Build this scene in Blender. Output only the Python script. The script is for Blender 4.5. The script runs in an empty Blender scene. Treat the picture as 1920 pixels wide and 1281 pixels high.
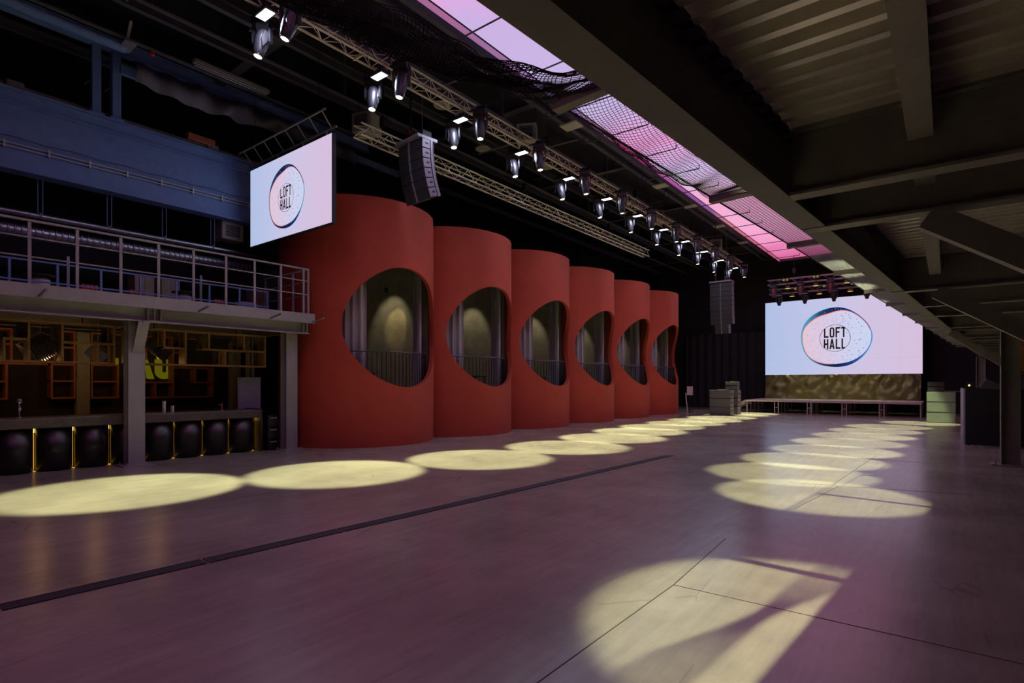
import bpy, math, random
from mathutils import Vector, Matrix, Quaternion
random.seed(7)
R = math.radians
scene = bpy.context.scene
col = scene.collection

# ------------------------------------------------------------------ camera
cd = bpy.data.cameras.new('camera')
cd.sensor_fit = 'HORIZONTAL'; cd.sensor_width = 36.0
cd.lens = 1040.0 / 1920.0 * 36.0
cd.shift_y = 77.5 / 1920.0
cd.clip_start = 0.05; cd.clip_end = 200
cam = bpy.data.objects.new('camera', cd)
cam.location = (0, 0, 1.7); cam.rotation_euler = (R(90), 0, R(38.1))
col.objects.link(cam); scene.camera = cam

# ------------------------------------------------------------------ world, exposure
w = bpy.data.worlds.new('world'); scene.world = w; w.use_nodes = True
w.node_tree.nodes['Background'].inputs[0].default_value = (0.5, 0.45, 0.6, 1)
w.node_tree.nodes['Background'].inputs[1].default_value = 0.004
scene.view_settings.view_transform = 'Standard'
scene.view_settings.look = 'None'
scene.view_settings.exposure = 0.0
scene.view_settings.gamma = 1.0
scene.view_settings.use_curve_mapping = False

HEAD_W = 4100.0         # watts of one moving head over the left row of pools
HEADR_W = 4700.0        # watts of one moving head over the right row of pools
FLOOD_W = 26.0         # watts of a white flood panel on the truss
PANEL_E = 1.08         # LED ceiling
SCREEN_E = 1.0         # LED screens
INNER_W = 48.0         # spot inside a tower
PAR_W = 300.0           # stage wash
STRIP_E = 3.5          # warm strips in the bar front

# ------------------------------------------------------------------ helpers
def S(r, g, b):
    def c(u):
        u /= 255.0
        return u / 12.92 if u <= .04045 else ((u + .055) / 1.055) ** 2.4
    return (c(r), c(g), c(b), 1.0)

MATS = {}
def mat(name, color, rough=.6, metal=0., noise=.0, nscale=6., bump=0., bscale=30., emit=None, estr=0., spec=.5, stretch=None):
    m = bpy.data.materials.new(name); m.use_nodes = True
    nt = m.node_tree; b = nt.nodes['Principled BSDF']
    b.inputs['Base Color'].default_value = color
    b.inputs['Roughness'].default_value = rough
    b.inputs['Metallic'].default_value = metal
    b.inputs['Specular IOR Level'].default_value = spec
    tc = nt.nodes.new('ShaderNodeTexCoord')
    vec = tc.outputs['Object']
    if stretch:
        mp = nt.nodes.new('ShaderNodeMapping'); mp.inputs['Scale'].default_value = stretch
        nt.links.new(vec, mp.inputs['Vector']); vec = mp.outputs['Vector']
    if noise > 0:
        n = nt.nodes.new('ShaderNodeTexNoise'); n.inputs['Scale'].default_value = nscale
        n.inputs['Detail'].default_value = 6; n.inputs['Roughness'].default_value = .65
        nt.links.new(vec, n.inputs['Vector'])
        r = nt.nodes.new('ShaderNodeValToRGB')
        lo = [max(0, c * (1 - noise)) for c in color[:3]] + [1]
        hi = [min(1, c * (1 + noise)) for c in color[:3]] + [1]
        r.color_ramp.elements[0].position = .3; r.color_ramp.elements[0].color = lo
        r.color_ramp.elements[1].position = .7; r.color_ramp.elements[1].color = hi
        nt.links.new(n.outputs['Fac'], r.inputs['Fac'])
        nt.links.new(r.outputs['Color'], b.inputs['Base Color'])
    if bump > 0:
        n2 = nt.nodes.new('ShaderNodeTexNoise'); n2.inputs['Scale'].default_value = bscale
        n2.inputs['Detail'].default_value = 4
        nt.links.new(vec, n2.inputs['Vector'])
        bp = nt.nodes.new('ShaderNodeBump'); bp.inputs['Strength'].default_value = bump
        bp.inputs['Distance'].default_value = .02
        nt.links.new(n2.outputs['Fac'], bp.inputs['Height'])
        nt.links.new(bp.outputs['Normal'], b.inputs['Normal'])
    if emit:
        b.inputs['Emission Color'].default_value = emit
        b.inputs['Emission Strength'].default_value = estr
    MATS[name] = m
    return m

def ramp_emit(name, axis, lo, hi, stops, strength, axis2=None):
    """emissive display whose colour runs along one object axis"""
    m = bpy.data.materials.new(name); m.use_nodes = True
    nt = m.node_tree; nt.nodes.clear()
    out = nt.nodes.new('ShaderNodeOutputMaterial'); em = nt.nodes.new('ShaderNodeEmission')
    tc = nt.nodes.new('ShaderNodeTexCoord'); sp = nt.nodes.new('ShaderNodeSeparateXYZ')
    mr = nt.nodes.new('ShaderNodeMapRange'); mr.inputs['From Min'].default_value = lo; mr.inputs['From Max'].default_value = hi
    ns = nt.nodes.new('ShaderNodeTexNoise'); ns.inputs['Scale'].default_value = .35; ns.inputs['Detail'].default_value = 1
    ad = nt.nodes.new('ShaderNodeMath'); ad.operation = 'MULTIPLY_ADD'; ad.inputs[1].default_value = .12; ad.inputs[2].default_value = -.06
    ad2 = nt.nodes.new('ShaderNodeMath'); ad2.operation = 'ADD'
    rp = nt.nodes.new('ShaderNodeValToRGB')
    els = rp.color_ramp.elements
    els[0].position = stops[0][0]; els[0].color = stops[0][1]
    els[1].position = stops[-1][0]; els[1].color = stops[-1][1]
    for p, c in stops[1:-1]:
        e = els.new(p); e.color = c
    nt.links.new(tc.outputs['Object'], sp.inputs[0]); nt.links.new(sp.outputs[axis], mr.inputs['Value'])
    nt.links.new(tc.outputs['Object'], ns.inputs['Vector'])
    nt.links.new(ns.outputs['Fac'], ad.inputs[0]); nt.links.new(ad.outputs[0], ad2.inputs[0])
    nt.links.new(mr.outputs['Result'], ad2.inputs[1]); nt.links.new(ad2.outputs[0], rp.inputs['Fac'])
    nt.links.new(rp.outputs['Color'], em.inputs['Color']); em.inputs['Strength'].default_value = strength
    nt.links.new(em.outputs[0], out.inputs[0])
    MATS[name] = m
    return m

def emis(name, color, strength):
    m = bpy.data.materials.new(name); m.use_nodes = True
    nt = m.node_tree; nt.nodes.clear()
    out = nt.nodes.new('ShaderNodeOutputMaterial'); em = nt.nodes.new('ShaderNodeEmission')
    em.inputs[0].default_value = color; em.inputs[1].default_value = strength
    nt.links.new(em.outputs[0], out.inputs[0]); MATS[name] = m
    return m

class MB:
    def __init__(s): s.v = []; s.f = []
    def add(s, vs, fs):
        n = len(s.v); s.v += [tuple(p) for p in vs]; s.f += [tuple(i + n for i in f) for f in fs]; return s
    def box(s, x0, x1, y0, y1, z0, z1):
        return s.add([(x0,y0,z0),(x1,y0,z0),(x1,y1,z0),(x0,y1,z0),(x0,y0,z1),(x1,y0,z1),(x1,y1,z1),(x0,y1,z1)],
                     [(3,2,1,0),(4,5,6,7),(0,1,5,4),(1,2,6,5),(2,3,7,6),(3,0,4,7)])
    def cbox(s, x0, x1, y0, y1, z0, z1, c=.02):
        """box with chamfered vertical and top edges"""
        def ring(d, z): return [(x0+d,y0+c,z),(x0+c,y0+d,z),(x1-c,y0+d,z),(x1-d,y0+c,z),(x1-d,y1-c,z),(x1-c,y1-d,z),(x0+c,y1-d,z),(x0+d,y1-c,z)]
        return s.loft([ring(c*.6, z0), ring(0, z0+c), ring(0, z1-c), ring(c*.6, z1)])
    def loft(s, rings, caps=True, closed=True):
        n = len(rings[0]); b = len(s.v); fs = []
        vs = [p for r in rings for p in r]
        for k in range(len(rings)-1):
            for i in range(n if closed else n-1):
                j = (i+1) % n
                fs.append((k*n+i, k*n+j, (k+1)*n+j, (k+1)*n+i))
        if caps:
            fs.append(tuple(range(n-1, -1, -1))); fs.append(tuple((len(rings)-1)*n+i for i in range(n)))
        return s.add(vs, fs)
    def bar(s, p0, p1, wd, ht, up=(0,0,1)):
        p0 = Vector(p0); p1 = Vector(p1); d = (p1-p0).normalized(); up = Vector(up)
        if abs(d.dot(up)) > .99: up = Vector((1,0,0))
        a = d.cross(up).normalized(); u = a.cross(d).normalized()
        c = [(-1,-1),(1,-1),(1,1),(-1,1)]
        return s.loft([[p + a*(i*wd/2) + u*(j*ht/2) for i, j in c] for p in (p0, p1)])
    def tube(s, pts, r, n=8, caps=True):
        pts = [Vector(p) for p in pts]; rings = []; prev = None
        for i, p in enumerate(pts):
            d = (pts[min(i+1, len(pts)-1)] - pts[max(i-1, 0)])
            d = d.normalized() if d.length > 1e-9 else Vector((0,0,1))
            if prev is None:
                a = d.cross(Vector((0,0,1)) if abs(d.z) < .95 else Vector((1,0,0))).normalized()
            else:
                a = (prev - d*prev.dot(d)).normalized()
            prev = a; b = d.cross(a); rr = r[i] if isinstance(r, (list, tuple)) else r
            rings.append([p + (a*math.cos(2*math.pi*k/n) + b*math.sin(2*math.pi*k/n))*rr for k in range(n)])
        return s.loft(rings, caps)
    def lathe(s, prof, n=20, c=(0,0,0), caps=True):
        return s.loft([[(c[0]+r*math.cos(2*math.pi*k/n), c[1]+r*math.sin(2*math.pi*k/n), c[2]+z) for k in range(n)] for r, z in prof], caps)
    def ibeam(s, p0, p1, h, wd, tf=.02, tw=.015):
        """I section, p0/p1 run along the middle of the underside"""
        p0 = Vector(p0); p1 = Vector(p1); z = Vector((0,0,1))
        s.bar(p0+z*(tf/2), p1+z*(tf/2), wd, tf); s.bar(p0+z*(h-tf/2), p1+z*(h-tf/2), wd, tf)
        return s.bar(p0+z*(h/2), p1+z*(h/2), tw, h-2*tf)
    def grid(s, fn, nu, nv):
        vs = [fn(i/nu, j/nv) for j in range(nv+1) for i in range(nu+1)]
        return s.add(vs, [(j*(nu+1)+i, j*(nu+1)+i+1, (j+1)*(nu+1)+i+1, (j+1)*(nu+1)+i) for j in range(nv) for i in range(nu)])
    def xf(s, M):
        s.v = [tuple(M @ Vector(p)) for p in s.v]; return s
    def mesh(s, name, m, smooth=False):
        me = bpy.data.meshes.new(name); me.from_pydata(s.v, [], s.f); me.validate(); me.update()
        if m is not None: me.materials.append(m if not isinstance(m, str) else MATS[m])
        if smooth:
            for p in me.polygons: p.use_smooth = True
        return me
    def build(s, name, m, parent=None, smooth=False, loc=None):
        o = bpy.data.objects.new(name, s.mesh(name, m, smooth)); col.objects.link(o)
        if smooth == 'auto' or smooth:
            try: o.data.set_sharp_from_angle(angle=R(40))
            except Exception: pass
        if parent is not None: o.parent = parent
        if loc is not None: o.location = loc
        return o

def tag(o, label=None, cat=None, group=None, kind=None):
    if label: o['label'] = label
    if cat: o['category'] = cat
    if group: o['group'] = group
    if kind: o['kind'] = kind
    return o
def thing(name, label, cat, loc=(0,0,0), rz=0, group=None):
    o = bpy.data.objects.new(name, None); col.objects.link(o); o.empty_display_size = .1
    o.location = loc; o.rotation_euler = (0,0,rz); return tag(o, label, cat, group)
def inst(o, parent, loc=None, rz=None):
    c = o.copy(); col.objects.link(c); c.parent = parent
    if loc is not None: c.location = loc
    if rz is not None: c.rotation_euler = (0,0,rz)
    return c
def tree(o, parent=None):
    c = o.copy(); col.objects.link(c); c.parent = parent
    for ch in list(o.children): tree(ch, c)
    return c
def struct(o): o['kind'] = 'structure'; return o
def spot(name, parent, loc, target, power, angle, color, blend=.25, size=.06, rot=None):
    l = bpy.data.lights.new(name, 'SPOT'); l.energy = power; l.spot_size = R(angle); l.spot_blend = blend
    l.color = color[:3]; l.shadow_soft_size = size
    o = bpy.data.objects.new(name, l); col.objects.link(o); o.location = loc
    if target is not None: o.rotation_euler = (Vector(target)-Vector(loc)).to_track_quat('-Z', 'Y').to_euler()
    if parent is not None: o.parent = parent
    return o
ORD = ['nearest','second','third','fourth','fifth','sixth','seventh','eighth','ninth','tenth','eleventh','twelfth','thirteenth']

# ------------------------------------------------------------------ materials
mat('steel', S(142,136,140), .55, 0, .08, 5)
mat('steel_dark', S(128,122,114), .6, 0, .12, 4)
mat('steel_edge_shaded', S(92,88,84), .6, 0, .12, 4)  # gallery steel with shade put into its colour, for the edge beam
mat('steel_blue', S(112,138,190), .6, 0, .12, 3)
mat('black', S(26,26,28), .7)
mat('black_gloss', S(22,22,25), .35)
mat('wall_black', S(34,33,37), .85, 0, .25, 3, .2, 20)
mat('ceiling_black', S(26,26,29), .9, 0, .25, 2)
mat('roof_steel', S(74,72,80), .7, 0, .15, 3)
mat('terracotta', S(170,60,42), .75, 0, .14, .55, .05, 30)
mat('concrete', S(150,142,122), .8, 0, .25, 2.2, .15, 10)
mat('curtain_grey', S(150,138,146), .85, 0, .05, 10)
mat('zinc', S(170,172,184), .32, .9, .08, 8)
mat('alu', S(222,212,186), .38, .35)
mat('alu_dull', S(150,145,150), .5, .5)
mat('wood', S(150,112,58), .6, 0, .3, 7, stretch=(1,1,6))
mat('wood_orange', S(168,96,60), .6, 0, .25, 7)
mat('bark', S(70,56,36), .9, 0, .5, 14)
mat('bar_metal', S(70,68,66), .38, .75, .25, 3, .08, 12)
mat('bar_top', S(92,82,80), .45, .4, .25, 6, .1, 25)
mat('red_chair', S(190,72,54), .6)
mat('white_plastic', S(206,202,196), .5)
mat('lilac_fabric', S(150,140,178), .8)
mat('speaker', S(44,42,46), .6, 0, .1, 20)
mat('speaker_side', S(128,112,128), .5)
mat('sub_grey', S(86,84,86), .7, 0, .1, 6)
mat('sub_green', S(128,142,124), .7, 0, .1, 6)
mat('net', S(40,38,44), .7)
mat('mesh_grey', S(112,112,116), .6)
mat('deck', S(232,227,212), .3, .5, .1, 4)
mat('stage_deck', S(196,180,176), .5, 0, .1, 6)
mat('satin', S(112,108,74), .27, .35)
mat('cloth', S(104,98,112), .6)
mat('drain', S(40,37,42), .75, 0, .15, 20)
mat('booth', S(150,148,175), .6)
mat('green_door', S(70,110,24), .6)
mat('paper', S(220,196,192), .8)
mat('red_dot', S(220,50,30), .5)
mat('rubber', S(24,20,24), .6)
mat('joint', S(52,46,50), .9)
mat('fixture', S(50,47,52), .38, .2)
mat('fixture_red', S(120,72,78), .4, .2)
mat('ac_white', S(170,168,150), .6)
emis('lens', S(255,252,214), 9.0)
emis('flood', S(226,232,255), 7.0)
emis('par_lens', S(196,208,70), 1.3)
emis('strip_low', S(255,186,76), .75)
emis('strip_warm', S(255,196,92), STRIP_E)
emis('sign_yellow', S(150,142,20), .3)
emis('bulb', S(255,190,120), 3.0)
emis('bulb_dim', S(255,190,110), .5)
emis('ink', S(26,24,22), 1.0)
emis('ring_gold', S(150,128,90), .6)
LP = lambda y: (y + 4.0) / 40.0
ramp_emit('panel', 1, -4, 36, [(0, S(220,104,192)), (LP(3), S(224,124,200)), (LP(6.5), S(230,160,216)), (LP(8.5), S(196,172,220)), (LP(13), S(196,180,224)), (LP(16), S(226,150,204)),  # unseen near stops made pinker to tint the light on the floor
    (LP(19.5), S(204,186,228)), (LP(22), S(236,168,206)), (LP(27), S(240,168,206)), (LP(31), S(236,150,196)), (1, S(208,84,140))], PANEL_E)
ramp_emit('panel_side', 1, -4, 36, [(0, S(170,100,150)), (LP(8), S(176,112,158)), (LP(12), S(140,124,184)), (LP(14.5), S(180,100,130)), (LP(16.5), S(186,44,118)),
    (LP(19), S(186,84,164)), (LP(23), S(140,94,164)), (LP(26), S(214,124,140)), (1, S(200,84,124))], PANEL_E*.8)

# floor: worn power-floated concrete with fine scuffs
def floor_mat():
    m = bpy.data.materials.new('floor_concrete'); m.use_nodes = True
    nt = m.node_tree; b = nt.nodes['Principled BSDF']; L = nt.links.new
    tc = nt.nodes.new('ShaderNodeTexCoord')
    n1 = nt.nodes.new('ShaderNodeTexNoise'); n1.inputs['Scale'].default_value = .45; n1.inputs['Detail'].default_value = 9; n1.inputs['Roughness'].default_value = .62
    L(tc.outputs['Object'], n1.inputs['Vector'])
    r1 = nt.nodes.new('ShaderNodeValToRGB'); r1.color_ramp.elements[0].position = .3; r1.color_ramp.elements[0].color = S(122,114,106)
    r1.color_ramp.elements[1].position = .72; r1.color_ramp.elements[1].color = S(164,154,140)
    L(n1.outputs['Fac'], r1.inputs['Fac'])
    mp = nt.nodes.new('ShaderNodeMapping'); mp.inputs['Scale'].default_value = (7, .5, 1); mp.inputs['Rotation'].default_value = (0,0,R(-24))
    L(tc.outputs['Object'], mp.inputs['Vector'])
    n2 = nt.nodes.new('ShaderNodeTexNoise'); n2.inputs['Scale'].default_value = 1.6; n2.inputs['Detail'].default_value = 8; n2.inputs['Roughness'].default_value = .7
    L(mp.outputs['Vector'], n2.inputs['Vector'])
    r2 = nt.nodes.new('ShaderNodeValToRGB'); r2.color_ramp.elements[0].position = .36; r2.color_ramp.elements[0].color = (.88,.88,.88,1)
    r2.color_ramp.elements[1].position = .66; r2.color_ramp.elements[1].color = (1.06,1.06,1.06,1)
    L(n2.outputs['Fac'], r2.inputs['Fac'])
    mx = nt.nodes.new('ShaderNodeMix'); mx.data_type = 'RGBA'; mx.blend_type = 'MULTIPLY'; mx.inputs['Factor'].default_value = 1
    L(r1.outputs['Color'], mx.inputs['A']); L(r2.outputs['Color'], mx.inputs['B'])
    # pale scratches
    v = nt.nodes.new('ShaderNodeTexVoronoi'); v.feature = 'DISTANCE_TO_EDGE'; v.inputs['Scale'].default_value = .55
    mp2 = nt.nodes.new('ShaderNodeMapping'); mp2.inputs['Scale'].default_value = (1.6, .5, 1); mp2.inputs['Rotation'].default_value = (0,0,R(20))
    L(tc.outputs['Object'], mp2.inputs['Vector']); L(mp2.outputs['Vector'], v.inputs['Vector'])
    r3 = nt.nodes.new('ShaderNodeValToRGB'); r3.color_ramp.elements[0].position = 0; r3.color_ramp.elements[0].color = (.75,.75,.75,1)
    r3.color_ramp.elements[1].position = .006; r3.color_ramp.elements[1].color = (1,1,1,1)
    L(v.outputs['Distance'], r3.inputs['Fac'])
    n4 = nt.nodes.new('ShaderNodeTexNoise'); n4.inputs['Scale'].default_value = .8
    L(tc.outputs['Object'], n4.inputs['Vector'])
    gt = nt.nodes.new('ShaderNodeMath'); gt.operation = 'GREATER_THAN'; gt.inputs[1].default_value = .56; L(n4.outputs['Fac'], gt.inputs[0])
    mx2 = nt.nodes.new('ShaderNodeMix'); mx2.data_type = 'RGBA'; mx2.blend_type = 'MULTIPLY'
    L(gt.outputs[0], mx2.inputs['Factor']); L(mx.outputs['Result'], mx2.inputs['A']); L(r3.outputs['Color'], mx2.inputs['B'])
    L(mx2.outputs['Result'], b.inputs['Base Color'])
    rr = nt.nodes.new('ShaderNodeMapRange'); rr.inputs['To Min'].default_value = .20; rr.inputs['To Max'].default_value = .30
    L(n1.outputs['Fac'], rr.inputs['Value']); L(rr.outputs['Result'], b.inputs['Roughness'])
    b.inputs['Specular IOR Level'].default_value = .45
    bp = nt.nodes.new('ShaderNodeBump'); bp.inputs['Strength'].default_value = .012; bp.inputs['Distance'].default_value = .01
    n3 = nt.nodes.new('ShaderNodeTexNoise'); n3.inputs['Scale'].default_value = 12; L(tc.outputs['Object'], n3.inputs['Vector'])
    L(n3.outputs['Fac'], bp.inputs['Height']); L(bp.outputs['Normal'], b.inputs['Normal'])
    MATS['floor'] = m
floor_mat()

# ------------------------------------------------------------------ the hall shell
XL, XR, YN, YF, ZC = -18.2, 9.0, -7.0, 39.0, 10.8
fl = struct(MB().box(XL, XR, YN, YF, -.2, 0).build('floor', 'floor'))
struct(MB().box(XL, XR, YN, YF, ZC, ZC+.2).build('ceiling', 'ceiling_black'))
struct(MB().box(XL-.2, XL, YN, YF, 0, ZC).build('wall_left', 'wall_black'))
struct(MB().box(XR, XR+.2, YN, YF, 0, ZC).build('wall_right', 'wall_black'))
struct(MB().box(XL, XR, YF, YF+.2, 0, ZC).build('wall_far', 'wall_black'))
struct(MB().box(XL, XR, YN-.2, YN, 0, ZC).build('wall_near', 'wall_black'))
# saw-cut joints in the slab
for i, (a, b_) in enumerate([((-1.81,4.51),(1.6,4.56)), ((-1.81,4.51),(-1.83,2.0)), ((-1.9,6.2),(-1.81,4.51)), ((-2.11,10.36),(.6,11.0)), ((-1.62,8.2),(-1.4,10.5)),
                             ((-2.9,14.6),(.8,14.7)), ((-1.5,10.5),(-1.3,15.5))]):
    MB().bar((a[0],a[1],.001), (b_[0],b_[1],.001), .007, .002).build('slab_joint', 'joint', fl)

# linear drain across the floor, separate grate lengths
dr = thing('floor_drain', 'long dark slot drain running diagonally across the concrete floor', 'drain', (-5.35, 0, 0))
y = -2.0; pa, pb = Vector((-5.75,-2.0,0)), Vector((-5.10,12.5,0))
dv = (pb-pa).normalized(); ln = (pb-pa).length; nseg = 10
for i in range(nseg):
    a = pa + dv*(ln*i/nseg+.012) - Vector((-5.35,0,0)); b_ = pa + dv*(ln*(i+1)/nseg-.012) - Vector((-5.35,0,0))
    g = MB().bar(a+Vector((0,0,.003)), b_+Vector((0,0,.003)), .15, .006)
    o = g.build('grate', 'drain', dr)
    fr = MB()
    for sgn in (-1, 1):
        sd = Vector((dv.y,-dv.x,0))*sgn*.082
        fr.bar(a+sd+Vector((0,0,.004)), b_+sd+Vector((0,0,.004)), .012, .008)
    fr.build('grate_edge', 'joint', o)

# ------------------------------------------------------------------ red towers
TX, TY0, TS, TR, TZ = -13.8, 10.2, 3.8, 2.2, 6.6
ZH, RH = 3.21, 1.63
def tower_shell(th0, th1, ti=.12, nphi=96, nr=7):
    """curved wall with a round opening cut straight through along x"""
    phis = [2*math.pi*k/nphi for k in range(nphi)]
    def outer(phi):
        dy, dz = math.cos(phi), math.sin(phi)
        ts = []
        a0, a1 = th0, th1
        if dy > 1e-6: ts.append(a1/dy)
        if dy < -1e-6: ts.append(a0/dy)
        if dz > 1e-6: ts.append((TZ-ZH)/dz)
        if dz < -1e-6: ts.append((0-ZH)/dz)
        t = min(ts); return dy*t, ZH+dz*t
    # make sure the rectangle's corners are hit
    for a in (th0, th1):
        for z in (0, TZ):
            c = math.atan2(z-ZH, a) % (2*math.pi)
            k = min(range(nphi), key=lambda i: abs(phis[i]-c)); phis[k] = c
    phis.sort()
    mb = MB()
    def pts(rad):
        rows = []
        for j in range(nr+1):
            u = (j/nr)**1.3; row = []
            for ph in phis:
                yh, zh = RH*math.cos(ph), ZH+RH*math.sin(ph)
                th_h = math.asin(max(-1, min(1, yh/rad)))
                th_o, zo = outer(ph)
                th = th_h*(1-u)+th_o*u; z = zh*(1-u)+zo*u
                row.append((rad*math.cos(th), rad*math.sin(th), z))
            rows.append(row)
        return rows
    A = pts(TR); B = pts(TR-ti)
    rings = list(reversed(B)) + A
    rings.append(rings[0])
    mb.loft([list(r) for r in rings], caps=False)
    # subdivide-free back arc beyond the rectangle is added by the caller
    return mb
def arc_wall(a0, a1, z0, z1, r0, r1, n=24):
    mb = MB()
    rings = []
    for k in range(n+1):
        a = a0+(a1-a0)*k/n; c, s_ = math.cos(a), math.sin(a)
        rings.append([(r0*c, r0*s_, z0), (r1*c, r1*s_, z0), (r1*c, r1*s_, z1), (r0*c, r0*s_, z1)])
    return mb.loft(rings)
TH = math.asin(TS/2/TR)
def curtain(th0, th1, r, z0, z1, folds, amp=.05, n=90):
    mb = MB(); A = []; B = []
    for k in range(n+1):
        u = k/n; th = th0+(th1-th0)*u
        rr = r+amp*math.sin(u*folds*2*math.pi)+.015*math.sin(u*folds*5.3)
        A.append((rr, th))
    rings = [[(rr*math.cos(t), rr*math.sin(t), z) for rr, t in A] + [((rr-.008)*math.cos(t), (rr-.008)*math.sin(t), z) for rr, t in reversed(A)] for z in (z0, (z0+z1)/2, z1)]
    return mb.loft(rings)
FZ = 1.42
bal = MB().bar((0,0,0), (0,0,1.1), .016, .016).mesh('baluster', 'black_gloss')
for k in range(6):
    cy = TY0 + TS*k
    nm = ORD[k] if k else 'nearest'
    t = thing('red_tower', f'{nm} tall terracotta red cylinder booth with round opening, counted from the bar', 'booth', (TX, cy, 0), group='row of red cylinder booths')
    if k == 5: t['label'] = 'farthest tall terracotta red cylinder booth with round opening, beside the dark far wall'
    if k == 0: t['label'] = 'tallest-looking red cylinder booth beside the bar, under the hanging screen'
    tower_shell(-TH, TH).build('shell', 'terracotta', t, smooth=True)
    if k == 0: arc_wall(-TH, -R(178), 0, TZ, TR, TR-.12).build('shell_back', 'terracotta', t, smooth=True)
    if k == 5: arc_wall(TH, R(178), 0, TZ, TR, TR-.12).build('shell_back', 'terracotta', t, smooth=True)
    # concrete room inside
    pr = [(1.02, -1.84), (0, -1.84)] + [(-1.84*math.sin(R(a)), -1.84*math.cos(R(a))) for a in range(10, 180, 8)] + [(0, 1.84), (1.02, 1.84)]
    rm = MB().loft([[(x, y_, z) for x, y_ in pr] + [(x*1.02-.02, y_*1.015, z) for x, y_ in reversed(pr)] for z in (FZ, 5.45)], caps=True)
    rm.build('room_wall', 'concrete', t, smooth=True)
    pf = pr + [(2.06*math.cos(R(a)), 2.06*math.sin(R(a))) for a in range(56, -57, -8)]
    MB().loft([[(x, y_, z) for x, y_ in pf] for z in (FZ-.15, FZ)]).build('room_floor', 'steel_dark', t)
    MB().loft([[(x, y_, z) for x, y_ in pf] for z in (5.45, 5.55)]).build('room_ceiling', 'black', t)
    rl = MB().tube([(1.97*math.cos(R(a)), 1.97*math.sin(R(a)), FZ+1.12) for a in range(-58, 59, 4)], .02, 6).build('handrail', 'black_gloss', t)
    MB().tube([(1.97*math.cos(R(a)), 1.97*math.sin(R(a)), FZ+.08) for a in range(-58, 59, 4)], .014, 6).build('bottom_rail', 'black_gloss', t)
    for j in range(31):
        a = R(-57+114*j/30)
        o = bpy.data.objects.new('baluster', bal); col.objects.link(o); o.parent = t
        o.location = (1.97*math.cos(a), 1.97*math.sin(a), FZ); o.rotation_euler = (0,0,a)
    # lamp inside
    lp = MB().lathe([(.05,0),(.055,.02),(.055,.13),(.03,.15)], 12).build('spot_lamp', 'black_gloss', t); lp.location = (-.35, .95, 5.28)
    spot('spot_beam', lp, (0,0,-.03), (-.1,.75,-1.75), INNER_W, 56, S(255,242,206), .6, .04)
    if k == 0:
        lp = MB().lathe([(.05,0),(.055,.02),(.055,.13),(.03,.15)], 12).build('spot_lamp', 'black_gloss', t); lp.location = (-.1, 1.1, 4.55)
        spot('spot_beam', lp, (0,0,-.03), (-.3,.72,-.9), INNER_W*.5, 46, S(255,230,160), .5, .04)
    who = 'first' if k == 0 else ORD[k]
    c1 = tag(curtain(R(-74), R(-30), 1.78, FZ+.01, 5.3, 7).build('curtain', 'curtain_grey', None, smooth=True), f'left grey pleated curtain inside the {who} red booth from the bar', 'curtain', 'grey booth curtains')
    c2 = tag(curtain(R(48), R(72), 1.78, FZ+.01, 5.3, 5).build('curtain', 'curtain_grey', None, smooth=True), f'right grey pleated curtain inside the {who} red booth from the bar', 'curtain', 'grey booth curtains')
    c1.location = c2.location = (TX, cy, 0)
# furniture glimpsed through the railings
def sofa(x, y_, rz, lab):
    s_ = thing('sofa', lab, 'sofa', (x, y_, FZ), rz)
    MB().cbox(-.35,.35,-.75,.75,.08,.42,.05).build('seat', 'black', s_)
    MB().cbox(-.38,-.2,-.8,.8,.08,.78,.06).build('backrest', 'black', s_)
    for sg in (-1, 1): MB().cbox(-.35,.35,sg*.82-.08,sg*.82+.08,.08,.6,.04).build('armrest', 'black', s_)
    for sx in (-.3,.3):
        for sy in (-.7,.7): MB().tube([(sx,sy,0),(sx,sy,.09)], .02, 6).build('foot', 'black_gloss', s_)
sofa(TX-.15, TY0-.25, R(20), 'low dark sofa behind the railing of the nearest red booth')
sofa(TX-.3, TY0+TS-.5, R(30), 'low dark sofa behind the railing of the second red booth')
def stable(x, y_, lab):
    s_ = thing('side_table', lab, 'table', (x, y_, FZ))
    MB().cbox(-.28,.28,-.28,.28,.48,.52,.01).build('table_top', 'black', s_)
    for sx in (-.24,.24):
        for sy in (-.24,.24): MB().bar((sx,sy,0),(sx,sy,.48), .03,.03).build('leg', 'black', s_)
stable(TX+.9, TY0+TS+.35, 'small square dark table behind the second red booth railing')
stable(TX+1.0, TY0+2*TS+.1, 'small square dark table behind the third red booth railing')
stable(TX+1.0, TY0+3*TS+.1, 'small square dark table behind the fourth red booth railing')
gd = thing('interior_door', 'dark green door at the back of the nearest red booth', 'door', (TX-1.28, TY0-.95, FZ), R(36))
MB().box(-.03,.03,-.42,.42,0,2.1).build('leaf', 'green_door', gd)
MB().tube([(.03,.34,1.0),(.09,.34,1.0),(.09,.24,1.0)], .012, 6).build('handle', 'alu', gd)

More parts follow.
